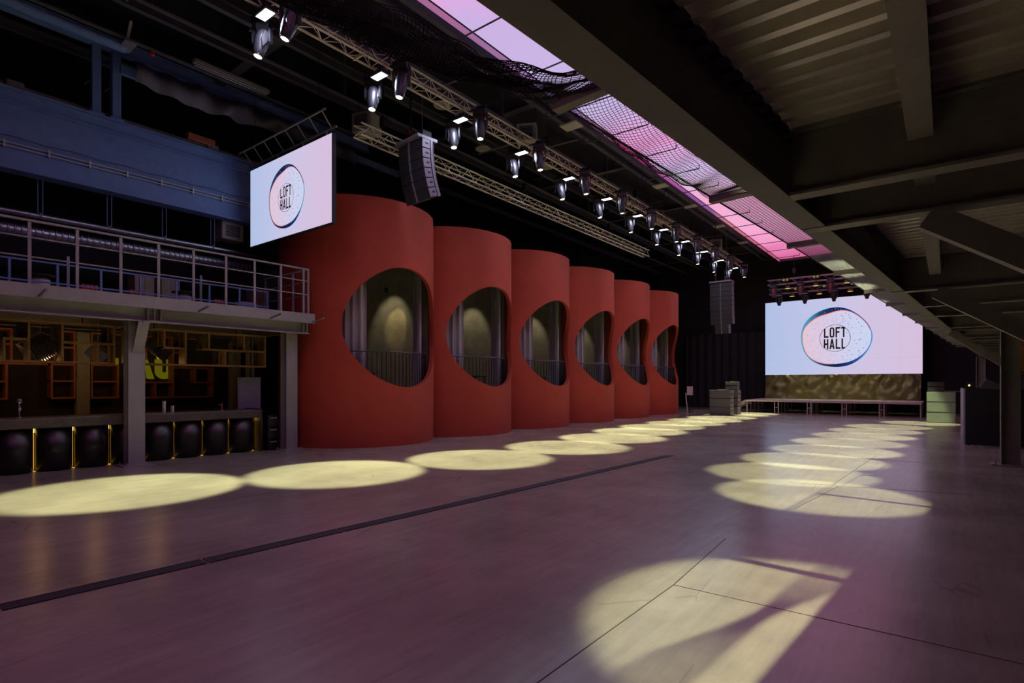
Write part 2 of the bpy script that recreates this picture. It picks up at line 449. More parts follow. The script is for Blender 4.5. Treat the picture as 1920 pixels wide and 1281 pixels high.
# ------------------------------------------------------------------ LED screens with the bubble logo
def clip_circle(poly, cx, cy, r, n=48):
    for k in range(n):
        a = 2*math.pi*(k+.5)/n; nx, ny = math.cos(a), math.sin(a)
        d = lambda p: (p[0]-cx)*nx+(p[1]-cy)*ny-r
        out = []
        for i in range(len(poly)):
            p, q = poly[i], poly[(i+1) % len(poly)]
            dp, dq = d(p), d(q)
            if dp <= 0: out.append(p)
            if dp*dq < 0:
                t_ = dp/(dp-dq); out.append((p[0]+(q[0]-p[0])*t_, p[1]+(q[1]-p[1])*t_))
        poly = out
        if len(poly) < 3: return []
    return poly
def glyph(ch):
    """convex strokes in a 1 high, about .56 wide cell"""
    w_, t_ = .5, .16; Rr = lambda x0,y0,x1,y1: [(x0,y0),(x1,y0),(x1,y1),(x0,y1)]
    if ch == 'L': return [Rr(0,0,t_,1), Rr(t_,0,w_,t_)], w_
    if ch == 'F': return [Rr(0,0,t_,1), Rr(t_,1-t_,w_,1), Rr(t_,.44,.42,.44+t_)], w_
    if ch == 'T': return [Rr(.17,0,.17+t_,1-t_), Rr(0,1-t_,w_,1)], w_
    if ch == 'H': return [Rr(0,0,t_,1), Rr(w_-t_,0,w_,1), Rr(t_,.42,w_-t_,.42+t_)], w_
    if ch == 'A': return [[(0,0),(t_,0),(.36,1),(.20,1)], [(w_+.06-t_,0),(w_+.06,0),(.36,1),(.20,1)], Rr(.13,.2,.43,.34)], w_+.06
    if ch == 'O':
        out = []; n = 20
        def P(a, rx, ry):
            c, s_ = math.cos(a), math.sin(a); e = .55
            return (.26+rx*math.copysign(abs(c)**e, c), .5+ry*math.copysign(abs(s_)**e, s_))
        for k in range(n):
            a, b_ = 2*math.pi*k/n, 2*math.pi*(k+1)/n
            out.append([P(a,.10,.36), P(a,.26,.5), P(b_,.26,.5), P(b_,.10,.36)])
        return out, .52
def led_screen(name, label, x0, x1, y_, z0, z1, gold=False, tiles=(8,5)):
    W, H = x1-x0, z1-z0
    t = thing(name, label, 'screen', ((x0+x1)/2, y_, z0))
    MB().box(-W/2-.02, W/2+.02, 0.012, .12, -.02, H+.02).build('cabinet', 'black', t)
    ramp = ramp_emit('display_'+name, 0, -W/2, W/2, [(0, S(176,192,228)), (.3, S(190,196,230)), (.6, S(206,196,226)), (1, S(214,190,220))], SCREEN_E)
    # display built of LED tiles that sit edge to edge
    nx, nz = tiles; tm = None
    for i in range(nx):
        for j in range(nz):
            g = MB().box(-W/2+W*i/nx+.001, -W/2+W*(i+1)/nx-.001, 0, .012, H*j/nz+.001, H*(j+1)/nz-.001)
            g.build('led_tile', ramp, t)
    cx, cz = -.02*W, H*.48; rb = H*.40
    def rim(a): return 1 + .014*math.sin(2*a+2.6) + .012*math.sin(3*a+2.1) + .012*math.sin(5*a+1)
    def pt(a, r): return (cx+rb*1.0*r*rim(a)*math.cos(a), cz+rb*.98*r*rim(a)*math.sin(a))
    N = 72
    def flat(name_, polys, m, off):
        mb = MB()
        for p in polys: mb.add([(x, -off, z) for x, z in p], [tuple(range(len(p)))])
        return mb.build(name_, m, t)
    fill = ramp_emit('bubble_fill_'+name, 0, cx-rb, cx+rb, [(0, S(224,198,214)), (.35, S(218,200,226)), (.7, S(206,208,236)), (1, S(200,212,240))], SCREEN_E)
    flat('bubble', [[pt(2*math.pi*k/N, .99) for k in range(N)]], fill, .002)
    def ring(name_, m, rin, rout, off):
        ps = []
        for k in range(N):
            a, b_ = 2*math.pi*k/N, 2*math.pi*(k+1)/N
            if rout(a)-rin(a) < 1e-4 and rout(b_)-rin(b_) < 1e-4: continue
            ps.append([pt(a, rin(a)), pt(a, rout(a)), pt(b_, rout(b_)), pt(b_, rin(b_))])
        return flat(name_, ps, m, off)
    def bumpf(a, c, wd):
        d = math.atan2(math.sin(a-c), math.cos(a-c)); return math.exp(-(d/wd)**2)
    thick = lambda a: .024 + .135*bumpf(a, R(104), .5) + .05*bumpf(a, R(140), .3) + .09*bumpf(a, R(280), .45) + .03*bumpf(a, R(310), .3) + .02*bumpf(a, R(240), .3)
    navy = MATS.get('bubble_navy') or ramp_emit('bubble_navy', 0, -1.6, 1.6, [(0, S(70,150,190)), (.2, S(40,60,110)), (.45, S(16,28,66)), (.7, S(22,60,130)), (1, S(90,110,190))], SCREEN_E)
    orange = MATS.get('bubble_orange') or emis('bubble_orange', S(236,120,84), SCREEN_E)
    cyan = MATS.get('bubble_cyan') or emis('bubble_cyan', S(96,190,220), SCREEN_E)
    speck = MATS.get('bubble_speck') or emis('bubble_speck', S(96,128,190), SCREEN_E)
    ring('bubble_fringe', orange, lambda a: 1-thick(a)-.016-.012*bumpf(a, R(120), .6), lambda a: 1-thick(a)+.004 if math.cos(a-R(140)) > -.6 else 1-thick(a)-.02, .003)
    ring('bubble_rim', navy, lambda a: 1-thick(a), lambda a: 1.0, .004)
    ring('bubble_glint', cyan, lambda a: .995, lambda a: 1.012 if math.cos(a-R(150)) > .55 or math.cos(a+R(20)) > .9 else .995, .005)
    rnd = random.Random(3); ps = []
    for k in range(230):
        a = rnd.uniform(0, 2*math.pi); r = math.sqrt(rnd.uniform(.12,.86))
        x, z = pt(a, r); s_ = rb*rnd.uniform(.004,.011)*(1.5 if math.cos(a) > .2 else 1)
        ps.append([(x-s_,z-s_*.6),(x+s_,z-s_),(x+s_*.7,z+s_),(x-s_*.8,z+s_*.7)])
    for k in range(14):
        a = R(rnd.uniform(75,135)); x, z = pt(a, rnd.uniform(.9,.97)); s_ = rb*.012
        ps.append([(x-s_*1.6,z-s_*.4),(x+s_,z-s_*.5),(x+s_*1.5,z+s_*.5),(x-s_,z+s_*.4)])
    tag(flat('bubble_specks', ps, speck, .0045), kind='stuff')
    rl = rb*.44; lx, lz = cx-.0*rb, cz-.02*rb
    flat('logo_ring', [[(lx+rl*r1*math.cos(2*math.pi*(k+q)/64), lz+rl*r1*math.sin(2*math.pi*(k+q)/64)) for r1, q in ((.972,0),(1,0),(1,1),(.972,1))] for k in range(64)], 'ink', .005)
    hh = rl*.76; xs_ = .80; polys = []
    for word, zb in (('LOFT', lz+.045*rl), ('HALL', lz-.045*rl-hh)):
        adv = [glyph(c)[1] for c in word]; sp_ = .11; tot = sum(adv)+sp_*3
        sc = hh; x = lx-tot*sc*xs_/2
        for c, a in zip(word, adv):
            for p in glyph(c)[0]:
                q = clip_circle([(x+u*sc*xs_, zb+v*sc) for u, v in p], lx, lz, rl*.975)
                if q: polys.append(q)
            x += (a+sp_)*sc*xs_
    flat('logo_lettering', polys, 'ink', .0055)
    return t
sc1 = led_screen('stage_screen', 'large glowing LED screen showing a round bubble logo above the stage', -9.04, -1.04, 37.5, 2.2, 6.73, tiles=(8,5))
sc2 = led_screen('hanging_screen', 'smaller hanging LED screen showing a round bubble logo above the bar end', -15.18, -11.36, 7.62, 5.47, 7.56, tiles=(6,4))
for x_ in (-3.6,-1.2,1.2,3.6): MB().box(x_-.04,x_+.04,.03,.11,-2.2,-.02).build('support_leg', 'black', sc1)
# hanging frame above the small screen
hf = thing('screen_hanger', 'angled ladder frame carrying the small hanging screen', 'frame', (-13.27, 7.7, 7.6))
MB().tube([(-2.1,0,.12),(2.0,0,.12)], .025, 8).build('rail', 'steel_dark', hf)
MB().tube([(-2.1,-.3,.42),(2.0,-.3,.42)], .025, 8).build('rail', 'steel_dark', hf)
for i in range(8):
    x = -1.9+i*.53
    MB().bar((x,0,.12),(x+.05,-.3,.42), .03,.012).build('rung', 'steel', hf)
for x in (-1.5, 1.5): MB().tube([(x,-.15,.4),(x,-.15,3.1)], .008, 6).build('steel_rope', 'black', hf)
for x in (-1.6,-.6,.6,1.6): MB().bar((x,0,-.02),(x,0,.12), .04,.04).build('bracket', 'steel_dark', hf)

# ------------------------------------------------------------------ moving heads, flood panels, trusses
def truss(name, label, x, z, y0, y1, s_=.29, m='alu', tb=.024, seg=3.0, step=.29):
    t = thing(name, label, 'truss', (x, y0, z))
    L_ = y1-y0
    for dx in (-s_/2, s_/2):
        for dz in (-s_/2, s_/2):
            MB().tube([(dx,0,dz),(dx,L_,dz)], tb, 8).build('chord', m, t, smooth=True)
    n = int(L_/step)
    faces = [((-s_/2,-s_/2),(s_/2,-s_/2)), ((-s_/2,s_/2),(s_/2,s_/2)), ((-s_/2,-s_/2),(-s_/2,s_/2)), ((s_/2,-s_/2),(s_/2,s_/2))]
    unit = MB().tube([(0,0,0),(0,0,1)], .009, 5).mesh('lacing_bar', m)
    cnt = 0
    rest = MB()
    for (a, b_) in faces:
        for i in range(n):
            p, q = (a, b_) if i % 2 == 0 else (b_, a)
            P0 = Vector((p[0], L_*i/n, p[1])); P1 = Vector((q[0], L_*(i+1)/n, q[1]))
            near = (L_*i/n) < 16 and cnt < 300
            if near:
                o = bpy.data.objects.new('lacing_bar', unit); col.objects.link(o); o.parent = t
                o.location = P0; d = P1-P0; o.rotation_euler = d.to_track_quat('Z','Y').to_euler(); o.scale = (1,1,d.length); cnt += 1
            else: rest.tube([P0, P1], .009, 5)
    if rest.v: tag(rest.build('lacing', m, t), kind='stuff')
    for i in range(1, int(L_/seg)):
        MB().box(-s_/2-.03, s_/2+.03, i*seg-.02, i*seg+.02, -s_/2-.03, -s_/2+.03).build('coupler', m, t)
    for i in range(int(L_/6)+1):
        MB().tube([(0,.8+6*i,s_/2),(0,.8+6*i,ZC-z)], .01, 6).build('hanging_chain', 'black', t)
        MB().cbox(-.09,.09,.8+6*i-.07,.8+6*i+.07,.35,.6,.02).build('hoist', 'black', t)
    return t
lt = truss('lighting_truss', 'long aluminium box truss carrying the row of moving heads', -9.47, 8.53, 1.0, 33.6)
truss('empty_truss', 'lower aluminium box truss without lights, hung in front of the red booths', -11.3, 7.86, 8.3, 24.8)
truss('edge_truss', 'aluminium box truss over the mezzanine edge, behind the ceiling beam', -1.0, 8.5, -3.5, 30.0)

for k in range(12): MB().tube([(-.62,4.2+2.5*k,-.09),(.66,4.2+2.5*k,-.09)], .022, 8).build('outrigger_pipe', 'black', lt)
# moving head prototype meshes
base_me = MB().cbox(-.17,.17,-.13,.13,-.13,0,.02).mesh('base', 'black_gloss')
clamp_me = MB().box(-.1,-.06,-.03,.03,0,.09).box(.06,.1,-.03,.03,0,.09).box(-.11,.11,-.02,.02,.08,.11).mesh('clamp', 'black')
arm_prof = [(-.035,0),(.035,0),(.05,-.16),(.04,-.32),(.0,-.36),(-.04,-.32),(-.05,-.16)]
def arm(sx): return MB().loft([[(sx+d, y_, z) for y_, z in arm_prof] for d in (-.018,.018)])
arm_me = arm(.165).mesh('yoke_arm', 'fixture'); arm2_me = arm(-.165).mesh('yoke_arm', 'fixture')
head_prof = [(.055,.20),(.105,.19),(.125,.12),(.13,.02),(.125,-.10),(.105,-.22),(.092,-.30),(.082,-.315),(.07,-.30)]
def head_mesh(n, m):
    me = MB().lathe(head_prof, 18).mesh(n, m, True); return me
head_me = head_mesh('head', 'fixture')
fin_me = MB().loft([[(.118,y_,z) for y_, z in [(-.05,.15),(.05,.15),(.06,-.05),(.0,-.2),(-.06,-.05)]], [(.142,y_,z) for y_, z in [(-.04,.14),(.04,.14),(.05,-.05),(.0,-.17),(-.05,-.05)]]]).mesh('head_cover', 'fixture')
lens_me = MB().lathe([(.0,-.306),(.07,-.306),(.07,-.318),(.05,-.325),(.0,-.327)], 20, caps=False).mesh('lens', 'lens', True)
bezel_me = MB().lathe([(.072,-.30),(.086,-.30),(.086,-.33),(.072,-.33),(.072,-.30)], 20, caps=False).mesh('bezel', 'black_gloss', True)
def link(me, name, parent, loc=(0,0,0)):
    o = bpy.data.objects.new(name, me); col.objects.link(o); o.parent = parent; o.location = loc; return o
def moving_head(loc, target, label, power, angle, color, group, pan=0., lit=True, headm=None):
    t = thing('moving_head_light', label, 'stage light', loc, pan, group)
    link(base_me, 'base', t); link(clamp_me, 'clamp', t)
    link(arm_me, 'yoke_arm', t, (0,0,-.12)); link(arm2_me, 'yoke_arm', t, (0,0,-.12))
    h_ = link(headm or head_me, 'head', t, (0,0,-.40))
    d = Vector(target)-Vector(loc)-Vector((0,0,-.40)); d = Matrix.Rotation(-pan, 3, 'Z') @ d
    h_.rotation_euler = (-d).to_track_quat('Z', 'Y').to_euler()
    link(fin_me, 'head_cover', h_); c = link(fin_me, 'head_cover', h_); c.rotation_euler = (0,0,math.pi)
    link(bezel_me, 'bezel', h_)
    if lit:
        link(lens_me, 'lens', h_)
        sp_ = spot('spot_beam', h_, (0,0,-.36), None, power, angle, color, .3, .05)
    return t
WARM = (.94, 1.0, .56, 1)
poolL = [(-10.2,3.2),(-9.1,6.3),(-8.3,9.4),(-8.0,12.5),(-8.2,15.4),(-8.5,18.0),(-8.7,20.4),(-8.7,22.8),(-8.7,25.2),(-8.7,27.6),(-8.7,30.0),(-8.7,32.0)]
for k in range(12):
    yk = 5.22+2.5*k
    px_, py_ = poolL[k]
    n = ORD[k] if k < 11 else 'farthest'
    moving_head((-9.9, 5.19+2.5*k, 8.38), (px_, py_, 0), f'{n} lit moving head on the left side of the lighting truss', HEAD_W, 25, WARM, 'moving heads on the lighting truss', R(30))
    moving_head((-9.0, yk, 8.38), (px_, py_, 0), f'{n} lit moving head on the right side of the lighting truss', HEAD_W, 25, WARM, 'moving heads on the lighting truss', R(30))
    fp = thing('flood_panel', f'{n} small white rectangular flood panel between a pair of moving heads', 'stage light', (-9.47, 5.02+2.5*k, 8.2), 0, 'white flood panels on the truss')
    MB().cbox(-.22,.22,-.12,.12,0,.07,.015).build('housing', 'black', fp)
    e = MB().box(-.17,.17,-.085,.085,-.006,.001).build('diffuser', 'flood', fp)
    MB().box(-.03,.03,-.02,.02,.07,.2).build('bracket', 'black', fp)
    al = bpy.data.lights.new('flood_beam', 'AREA'); al.shape = 'RECTANGLE'; al.size = .34; al.size_y = .17; al.energy = FLOOD_W; al.color = S(214,224,255)[:3]
    ao = bpy.data.objects.new('flood_beam', al); col.objects.link(ao); ao.parent = fp; ao.location = (0,0,-.012)
# right hand row over the mezzanine edge
poolR = [(-.8,-1.5),(-.85,.9),(-.65,4.25),(-1.55,9.45),(-2.3,11.4),(-2.3,13.6),(-2.2,15.9),(-2.2,18.3),(-2.1,20.8),(-2.0,23.3),(-1.8,25.8),(-.9,28.9)]
hy_ = [-1.4,1.0,4.2,9.3,11.3,13.5,15.8,18.3,20.8,23.3,25.8,28.3]  # first two are unseen heads, added to brighten the gallery deck
for k, (p, yk) in enumerate(zip(poolR, hy_)):
    moving_head((-1.0, yk, 8.3), (p[0], p[1], 0), f'{ORD[k]} unseen moving head on the truss over the mezzanine edge', HEADR_W, 26 if k < 3 else 22.5, WARM, 'moving heads over the mezzanine edge', R(10))

# ------------------------------------------------------------------ LED ceiling
lc = thing('led_ceiling', 'long glowing pink and lilac LED ceiling strip overhead', 'led ceiling', (0,0,9.05))
PX0, PX1 = -7.85, -1.5  # right part is out of view, widened to throw more purple light down
ys = [-4+2*i for i in range(21)]
for a, b_ in zip(ys[:-1], ys[1:]):
    b2 = min(b_, 35.8)
    MB().box(PX0+.05, PX1, a+.001, b2-.001, 0, .04).build('led_panel', 'panel', lc)
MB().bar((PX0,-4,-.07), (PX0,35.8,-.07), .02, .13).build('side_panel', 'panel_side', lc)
MB().box(PX0-.02, PX0+.05, -4, 35.8, -.006, .05).build('frame_edge', 'black', lc)
MB().box(PX1, PX1+.06, -4, 35.8, -.14, .05).build('frame_edge', 'black', lc)
MB().box(PX0-.02, PX1+.06, 35.8, 35.86, -.14, .05).build('frame_edge', 'roof_steel', lc)
for i in range(14):
    yk = 8.4+2.0*i
    hk = MB().tube([(-8.55,yk,.02),(-8.55,yk,-.16),(-8.5,yk,-.2),(-6.5,yk,-.2)], .017, 6)
    hk.tube([(-6.5,yk,-.2),(-6.5,yk,-.08)], .015, 6)
    hk.build('support_hook', 'roof_steel', lc)

# ------------------------------------------------------------------ roof structure
rf = thing('roof_frame', 'dark steel roof beams and purlins in the shadow above the trusses', 'roof frame', (0,0,9.6))
for yk in (1.2, 7.0, 13.2, 19.2, 25.2, 31.2, 36.5):
    MB().ibeam((XL+.1,yk,.25), (8.8,yk,.25), .5, .24).build('rafter', 'roof_steel', rf)
for x in (-16.6,-13.6,-12.2,-11.0,-9.3,-8.9,-1,2,5):
    MB().ibeam((x,-6.8,.05), (x,38.8,.05), .22, .13).build('purlin', 'roof_steel', rf)
for x in (-14.6,-12.9,-10.3):
    MB().tube([(x,-6.8,-.12),(x,38.8,-.12)], .05, 8).build('conduit', 'roof_steel', rf)
for (x, yk, l) in [(-10.6,10.2,1.6),(-10.4,15.0,1.2),(-10.8,18,1.4),(-8.6,12.2,1.3),(-8.7,15.5,1.0),(-8.6,20.3,1.2),(-12.4,14,1.8),(-12,6,1.4),(-13,4,1.6)]:
    MB().tube([(x,yk,-.2),(x+l,yk+.1,-.2)], .022, 6).build('cross_rod', 'alu_dull', rf)
for (x, yk) in [(-10.4,12.8),(-10.2,18.9),(-10.5,25),(-12.8,9),(-12.8,16),(-12.8,22),(-13.2,28)]:
    MB().tube([(x,yk,-.1),(x,yk,1.0)], .03, 6).build('drop_rod', 'roof_steel', rf)
# columns behind the red towers
for i, yk in enumerate((13.0, 13.35, 20.6, 20.95, 28.0, 28.35)):
    c = thing('steel_post', f'{ORD[i]} thin dark steel post on the left wall behind the red booths', 'post', (-17.2, yk, 0), 0, 'wall posts')
    MB().ibeam((0,0,0),(0,0,9.8),.16,.16).build('shaft', 'roof_steel', c)
    MB().box(-.16,.16,-.16,.16,0,.02).build('base_plate', 'roof_steel', c)
# ceiling air units
def acbox(loc, rz, lab):
    t = thing('air_unit', lab, 'air unit', loc, rz, 'white ceiling air units')
    MB().cbox(-.3,.3,-.26,.26,0,.5,.02).build('casing', 'ac_white', t)
    MB().box(-.21,.21,-.275,-.255,.08,.42).build('grille_frame', 'steel', t)
    for j in range(7): MB().box(-.19,.19,-.285,-.272,.10+j*.045,.12+j*.045).build('grille_slat', 'black', t)
    for sx in (-.25,.25): MB().tube([(sx,0,.5),(sx,0,1.6)], .01, 6).build('hanger', 'black', t)
acbox((-12.1,9.2,8.28), R(18), 'white square air unit hung above the small line array')
acbox((-10.0,13.5,8.95), R(30), 'white square air unit beside the third pair of moving heads')
acbox((-10.0,23.0,8.68), R(30), 'white square air unit beside the seventh pair of moving heads')
acbox((-9.6,29.6,8.7), R(30), 'farthest white square air unit near the end of the lighting truss')
for i, (p, lab) in enumerate([((-11.0,10.9,9.35),'nearest round ceiling diffuser beside the lighting truss'), ((-10.9,15.85,9.14),'second round ceiling diffuser beside the lighting truss'), ((-10.8,22.0,9.0),'third round ceiling diffuser beside the lighting truss'), ((-12.4,14.2,9.6),'round ceiling diffuser set away from the truss')]):
    t = thing('ceiling_diffuser', lab, 'diffuser', p, 0, 'round ceiling diffusers')
    MB().lathe([(.06,0),(.24,.02),(.25,.05),(.1,.07)], 20).build('plate', 'ac_white', t, smooth=True)
    MB().lathe([(.02,-.04),(.11,-.03),(.12,-.01),(.02,0)], 20).build('cone', 'ac_white', t, smooth=True)
    MB().tube([(0,0,.07),(0,0,.75)], .05, 8).build('neck', 'black', t)
for i, (p, s_) in enumerate([((-8.75,14.0,9.28),.28), ((-8.7,20.4,9.28),.26), ((-8.7,23.6,9.28),.26), ((-8.7,27.4,9.28),.25), ((-8.7,31.4,9.28),.25)]):
    tag(MB().cbox(-s_,s_,-s_*.8,s_*.8,0,.05,.012).build('ceiling_plate', 'ac_white', None, loc=p), f'{ORD[i]} pale flat plate under the beam along the LED ceiling', 'plate', 'pale ceiling plates')

# ------------------------------------------------------------------ line arrays
def line_array(name, label, loc, n, wd, hh, depth, curve, small=0, rz=0):
    t = thing(name, label, 'speaker', loc, rz)
    MB().box(-wd*.5, wd*.5, -.1, depth, 0, .07).build('fly_frame', 'speaker_side', t)
    MB().cbox(wd*.12, wd*.34, depth*.3, depth*.9, .07, .3, .02).build('hoist', 'black', t)
    MB().tube([(wd*.2,depth*.5,.3),(wd*.2,depth*.5,2.6)], .008, 6).build('chain', 'alu_dull', t)
    MB().tube([(-wd*.3,depth*.5,.07),(-wd*.3,depth*.5,2.6)], .03, 6).build('cable_loom', 'rubber', t)
    MB().box(-wd*.34,-wd*.3+.02,depth*.44,depth*.5,.4,.5).build('warning_tag', 'red_dot', t)
    z = 0.0; yo = 0.0; a = 0.0
    for i in range(n):
        w2 = wd if i < n-small else wd*.62
        M = Matrix.Translation((0, yo, z)) @ Matrix.Rotation(a, 4, 'X')
        bd = MB().loft([[(-w2/2,.02,-hh+.008),(-w2*.02,.0,-hh+.008),(w2*.02,.0,-hh+.008),(w2/2,.02,-hh+.008),(w2/2,depth*.55,-hh+.02),(w2*.36,depth,-hh+.03),(-w2*.36,depth,-hh+.03),(-w2/2,depth*.55,-hh+.02)],
                          [(-w2/2,.02,-.004),(-w2*.02,.0,-.004),(w2*.02,.0,-.004),(w2/2,.02,-.004),(w2/2,depth*.55,-.01),(w2*.36,depth,-.02),(-w2*.36,depth,-.02),(-w2/2,depth*.55,-.01)]]).xf(M)
        b_ = bd.build('array_box', 'speaker', t)
        MB().box(-.02,.02,-.025,.0,-hh+.01,-.005).xf(M).build('centre_strip', 'speaker_side', b_)
        MB().box(w2/2,w2/2+.012,.03,depth*.5,-hh+.02,-.015).xf(M).build('side_plate', 'speaker_side', b_)
        MB().box(w2/2+.01,w2/2+.016,.12,depth*.42,-hh*.55,-hh*.38).xf(M).build('grip', 'black', b_)
        MB().box(w2/2-.02,w2/2+.02,depth*.55,depth*.68,-hh+.0,0).xf(M).build('rigging_plate', 'speaker_side', b_)
        z -= hh*math.cos(a); yo += hh*math.sin(a); a += curve
    return t
line_array('line_array', 'black curved line array speaker hanging in front of the nearest red booth', (-10.6, 9.35, 7.72), 6, .98, .245, .5, R(4.2), rz=R(-6))
line_array('line_array', 'tall straight black line array speaker hanging left of the stage screen', (-9.3, 29.5, 6.95), 11, 1.12, .245, .5, R(.9), small=2)

# ------------------------------------------------------------------ stage
st = thing('stage', 'low modular stage platform with pale deck in front of the screen', 'stage', (-9.17, 33.6, 0))
MW = 8.22/5
for i in range(5):
    for j in range(3):
        MB().box(MW*i+.004, MW*(i+1)-.004, 1.15*j+.003, 1.15*(j+1)-.003, .63, .73).build('deck_panel', 'stage_deck', st)
for i in range(6):
    for j in range(5):
        for dx in ((-.1,.1) if 0 < i < 5 else ((.06,) if i == 0 else (-.06,))):
            if dx > 0 and j % 2 and 0 < i < 5: continue
            MB().tube([(MW*i+dx, .06+.82*j, 0), (MW*i+dx, .06+.82*j, .63)], .028, 8).build('leg', 'stage_deck', st)
    if 0 < i < 5: MB().tube([(MW*i-.1,.06,.32),(MW*i+.1,.06,.32)], .018, 6).build('brace', 'stage_deck', st)
ss = thing('stage_steps', 'small open stair at the left end of the stage', 'stairs', (-9.25, 33.9, 0))
for sy in (0, .9): MB().bar((0,sy,.66),(-1.15,sy,.02), .04,.12).build('stringer', 'stage_deck', ss)
for sy in (0, .9): MB().bar((0,sy,.5),(-.9,sy,.0), .03,.05).build('brace', 'stage_deck', ss)
for k in range(4): MB().box(-.26-.26*k, -.02-.26*k, 0, .9, .55-.15*k, .58-.15*k).build('tread', 'stage_deck', ss)
# satin skirt between screen and stage
from mathutils import noise as _n
def skirt(u, v):
    x = -9.0+7.9*u; z = 2.2-1.46*v; f_ = 0
    # gathers that fan out from the points where the cloth is tied up
    for c, lean, wd, fr in ((.05,.8,.05,60),(.13,.5,.09,44),(.30,-.2,.06,30),(.44,-1.0,.09,52),(.53,.9,.09,48),(.66,1.0,.08,56),(.80,-1.1,.09,50),(.93,-.9,.06,60)):
        d = u-c; ang = d/(.10+.9*v)
        f_ += math.exp(-(d/(wd*(.5+v)))**2)*math.sin(ang*fr*.35+_n.noise((u*14, v*3, c*9))*3)*(1-.55*v)
    f_ += .9*_n.noise((u*18+v*2, v*2, 1.7))+.12*_n.noise((u*50, v*5, 4.2))
    return (x, 37.38-.12*v-.075*f_*(.35+.65*math.sin(math.pi*min(1, v*.85+.1))), z)
tag(MB().grid(skirt, 420, 26).build('stage_drape', 'satin', None, smooth=True), 'crumpled olive satin drape hanging below the stage screen', 'drape')
# black backdrop beside the screen
def bdrop(u, v): return (-14.4+5.2*u, 38.2+.05*math.sin(u*60), 5.0*(1-v)+.02)
tag(MB().grid(bdrop, 120, 4).build('backdrop', 'wall_black', None, smooth=True), 'black pleated backdrop left of the stage screen', 'drape')
# stage truss rig
def xtruss(label, y_, z, x0, x1, s_=.28):
    t = thing('stage_truss', label, 'truss', (x0, y_, z)); L_ = x1-x0
    for dy in (-s_/2,s_/2):
        for dz in (-s_/2,s_/2): MB().tube([(0,dy,dz),(L_,dy,dz)], .026, 6).build('chord', 'alu_dull', t)
    n = int(L_/.4)
    for i in range(n):
        sg = 1 if i % 2 else -1
        MB().tube([(L_*i/n,-s_/2,sg*s_/2),(L_*(i+1)/n,-s_/2,-sg*s_/2)], .012, 5).build('lacing_bar', 'alu_dull', t)
    for x in (1.4, L_-1.4):
        MB().tube([(x,0,s_/2),(x,0,9.8-z)], .012, 6).build('steel_rope', 'black', t)
        MB().cbox(x-.08,x+.08,-.08,.08,.45,.7,.02).build('hoist', 'fixture', t)
    return t
xtruss('front aluminium truss above the stage with moving heads', 35.0, 7.56, -8.3, -1.4)
xtruss('rear aluminium truss close to the top edge of the stage screen', 36.6, 7.25, -8.6, -1.0)
headr_me = head_mesh('head', 'fixture_red')
for k, x in enumerate((-7.95,-6.55,-5.05,-3.5,-2.0)):
    moving_head((x,34.86,7.42), (x,34.6,0), f'{ORD[k]} unlit moving head from the left on the front stage truss', 0, 20, WARM, 'moving heads over the stage', 0, lit=False, headm=headr_me)
for k, x in enumerate((-8.0,-6.6,-5.1,-3.5,-2.0)):
    moving_head((x,36.46,7.11), (x,36.2,0), f'{ORD[k]} unlit moving head from the left on the rear stage truss', 0, 20, WARM, 'moving heads over the stage', 0, lit=False)
def par(loc, lab, tgt):
    t = thing('par_light', lab, 'stage light', loc, 0, 'par lights over the stage')
    MB().lathe([(.06,-.02),(.12,-.06),(.15,-.2),(.145,-.2),(.06,-.1)], 16).build('can', 'fixture_red', t, smooth=True)
    MB().lathe([(.0,-.185),(.14,-.185),(.14,-.195),(.0,-.2)], 16, caps=False).build('lens', 'par_lens', t)
    MB().box(-.03,.03,-.03,.03,-.04,.08).build('clamp', 'black', t)
    spot('par_beam', t, (0,0,-.23), Vector(tgt)-Vector(loc), PAR_W, 34, S(226,224,120), .5, .08)
for k, x in enumerate((-7.25,-5.8,-4.3,-2.8)): par((x,35.1,7.36), f'{ORD[k]} yellow lit par light from the left on the front stage truss', (x-.2,37.4,1.4))
for k, x in enumerate((-7.3,-5.85,-4.3,-2.8)): par((x,36.5,7.08), f'{ORD[k]} yellow lit par light from the left on the rear stage truss', (x,36.9,1.0))
for k, (x, y_, z) in enumerate([(-7.3,34.84,7.62),(-5.75,34.84,7.62),(-7.0,36.44,7.3),(-5.5,36.44,7.3),(-4.1,36.44,7.3)]):
    t = thing('blinder_light', f'{ORD[k]} small twin-lens blinder with pale gold lamps on the stage trusses', 'stage light', (x,y_,z), 0, 'twin blinders')
    MB().cbox(-.19,.19,-.08,0,-.1,.1,.02).build('housing', 'black', t)
    for sx in (-.09,.09): MB().tube([(sx,-.085,0),(sx,-.1,0)], .075, 14).build('lamp', 'ring_gold', t)

# ------------------------------------------------------------------ subwoofer stacks
def sub(loc, wd, dp, ht, m, lab, group, side='speaker_side'):
    t = thing('subwoofer', lab, 'speaker', loc, 0, group)
    MB().cbox(0,wd,.02,dp,.004,ht-.004,.012).build('cabinet', m, t)
    MB().box(.02,wd-.02,0,.022,.03,ht-.03).build('front_grille', m, t)
    MB().box(wd,wd+.008,.03,dp-.03,.02,ht-.02).build('side_plate', side, t)
    for j in range(2): MB().box(wd+.006,wd+.014,.12+.26*j,.22+.26*j,ht*.35,ht*.65).build('grip', 'black', t)
    for sx in (.06,wd-.06): MB().box(sx-.02,sx+.02,.03,.06,-.0,.006).build('foot', 'rubber', t)
P3 = ['bottom','middle','top']
for k in range(3): sub((-9.95,29.7,.44*k), 1.08,.62,.44,'sub_grey', f'{P3[k]} grey subwoofer in the front stack left of the stage', 'subwoofers left of the stage')
for k in range(3): sub((-9.75,30.75,.44*k), .95,.62,.44,'speaker', f'{P3[k]} dark subwoofer in the rear stack left of the stage', 'subwoofers left of the stage')
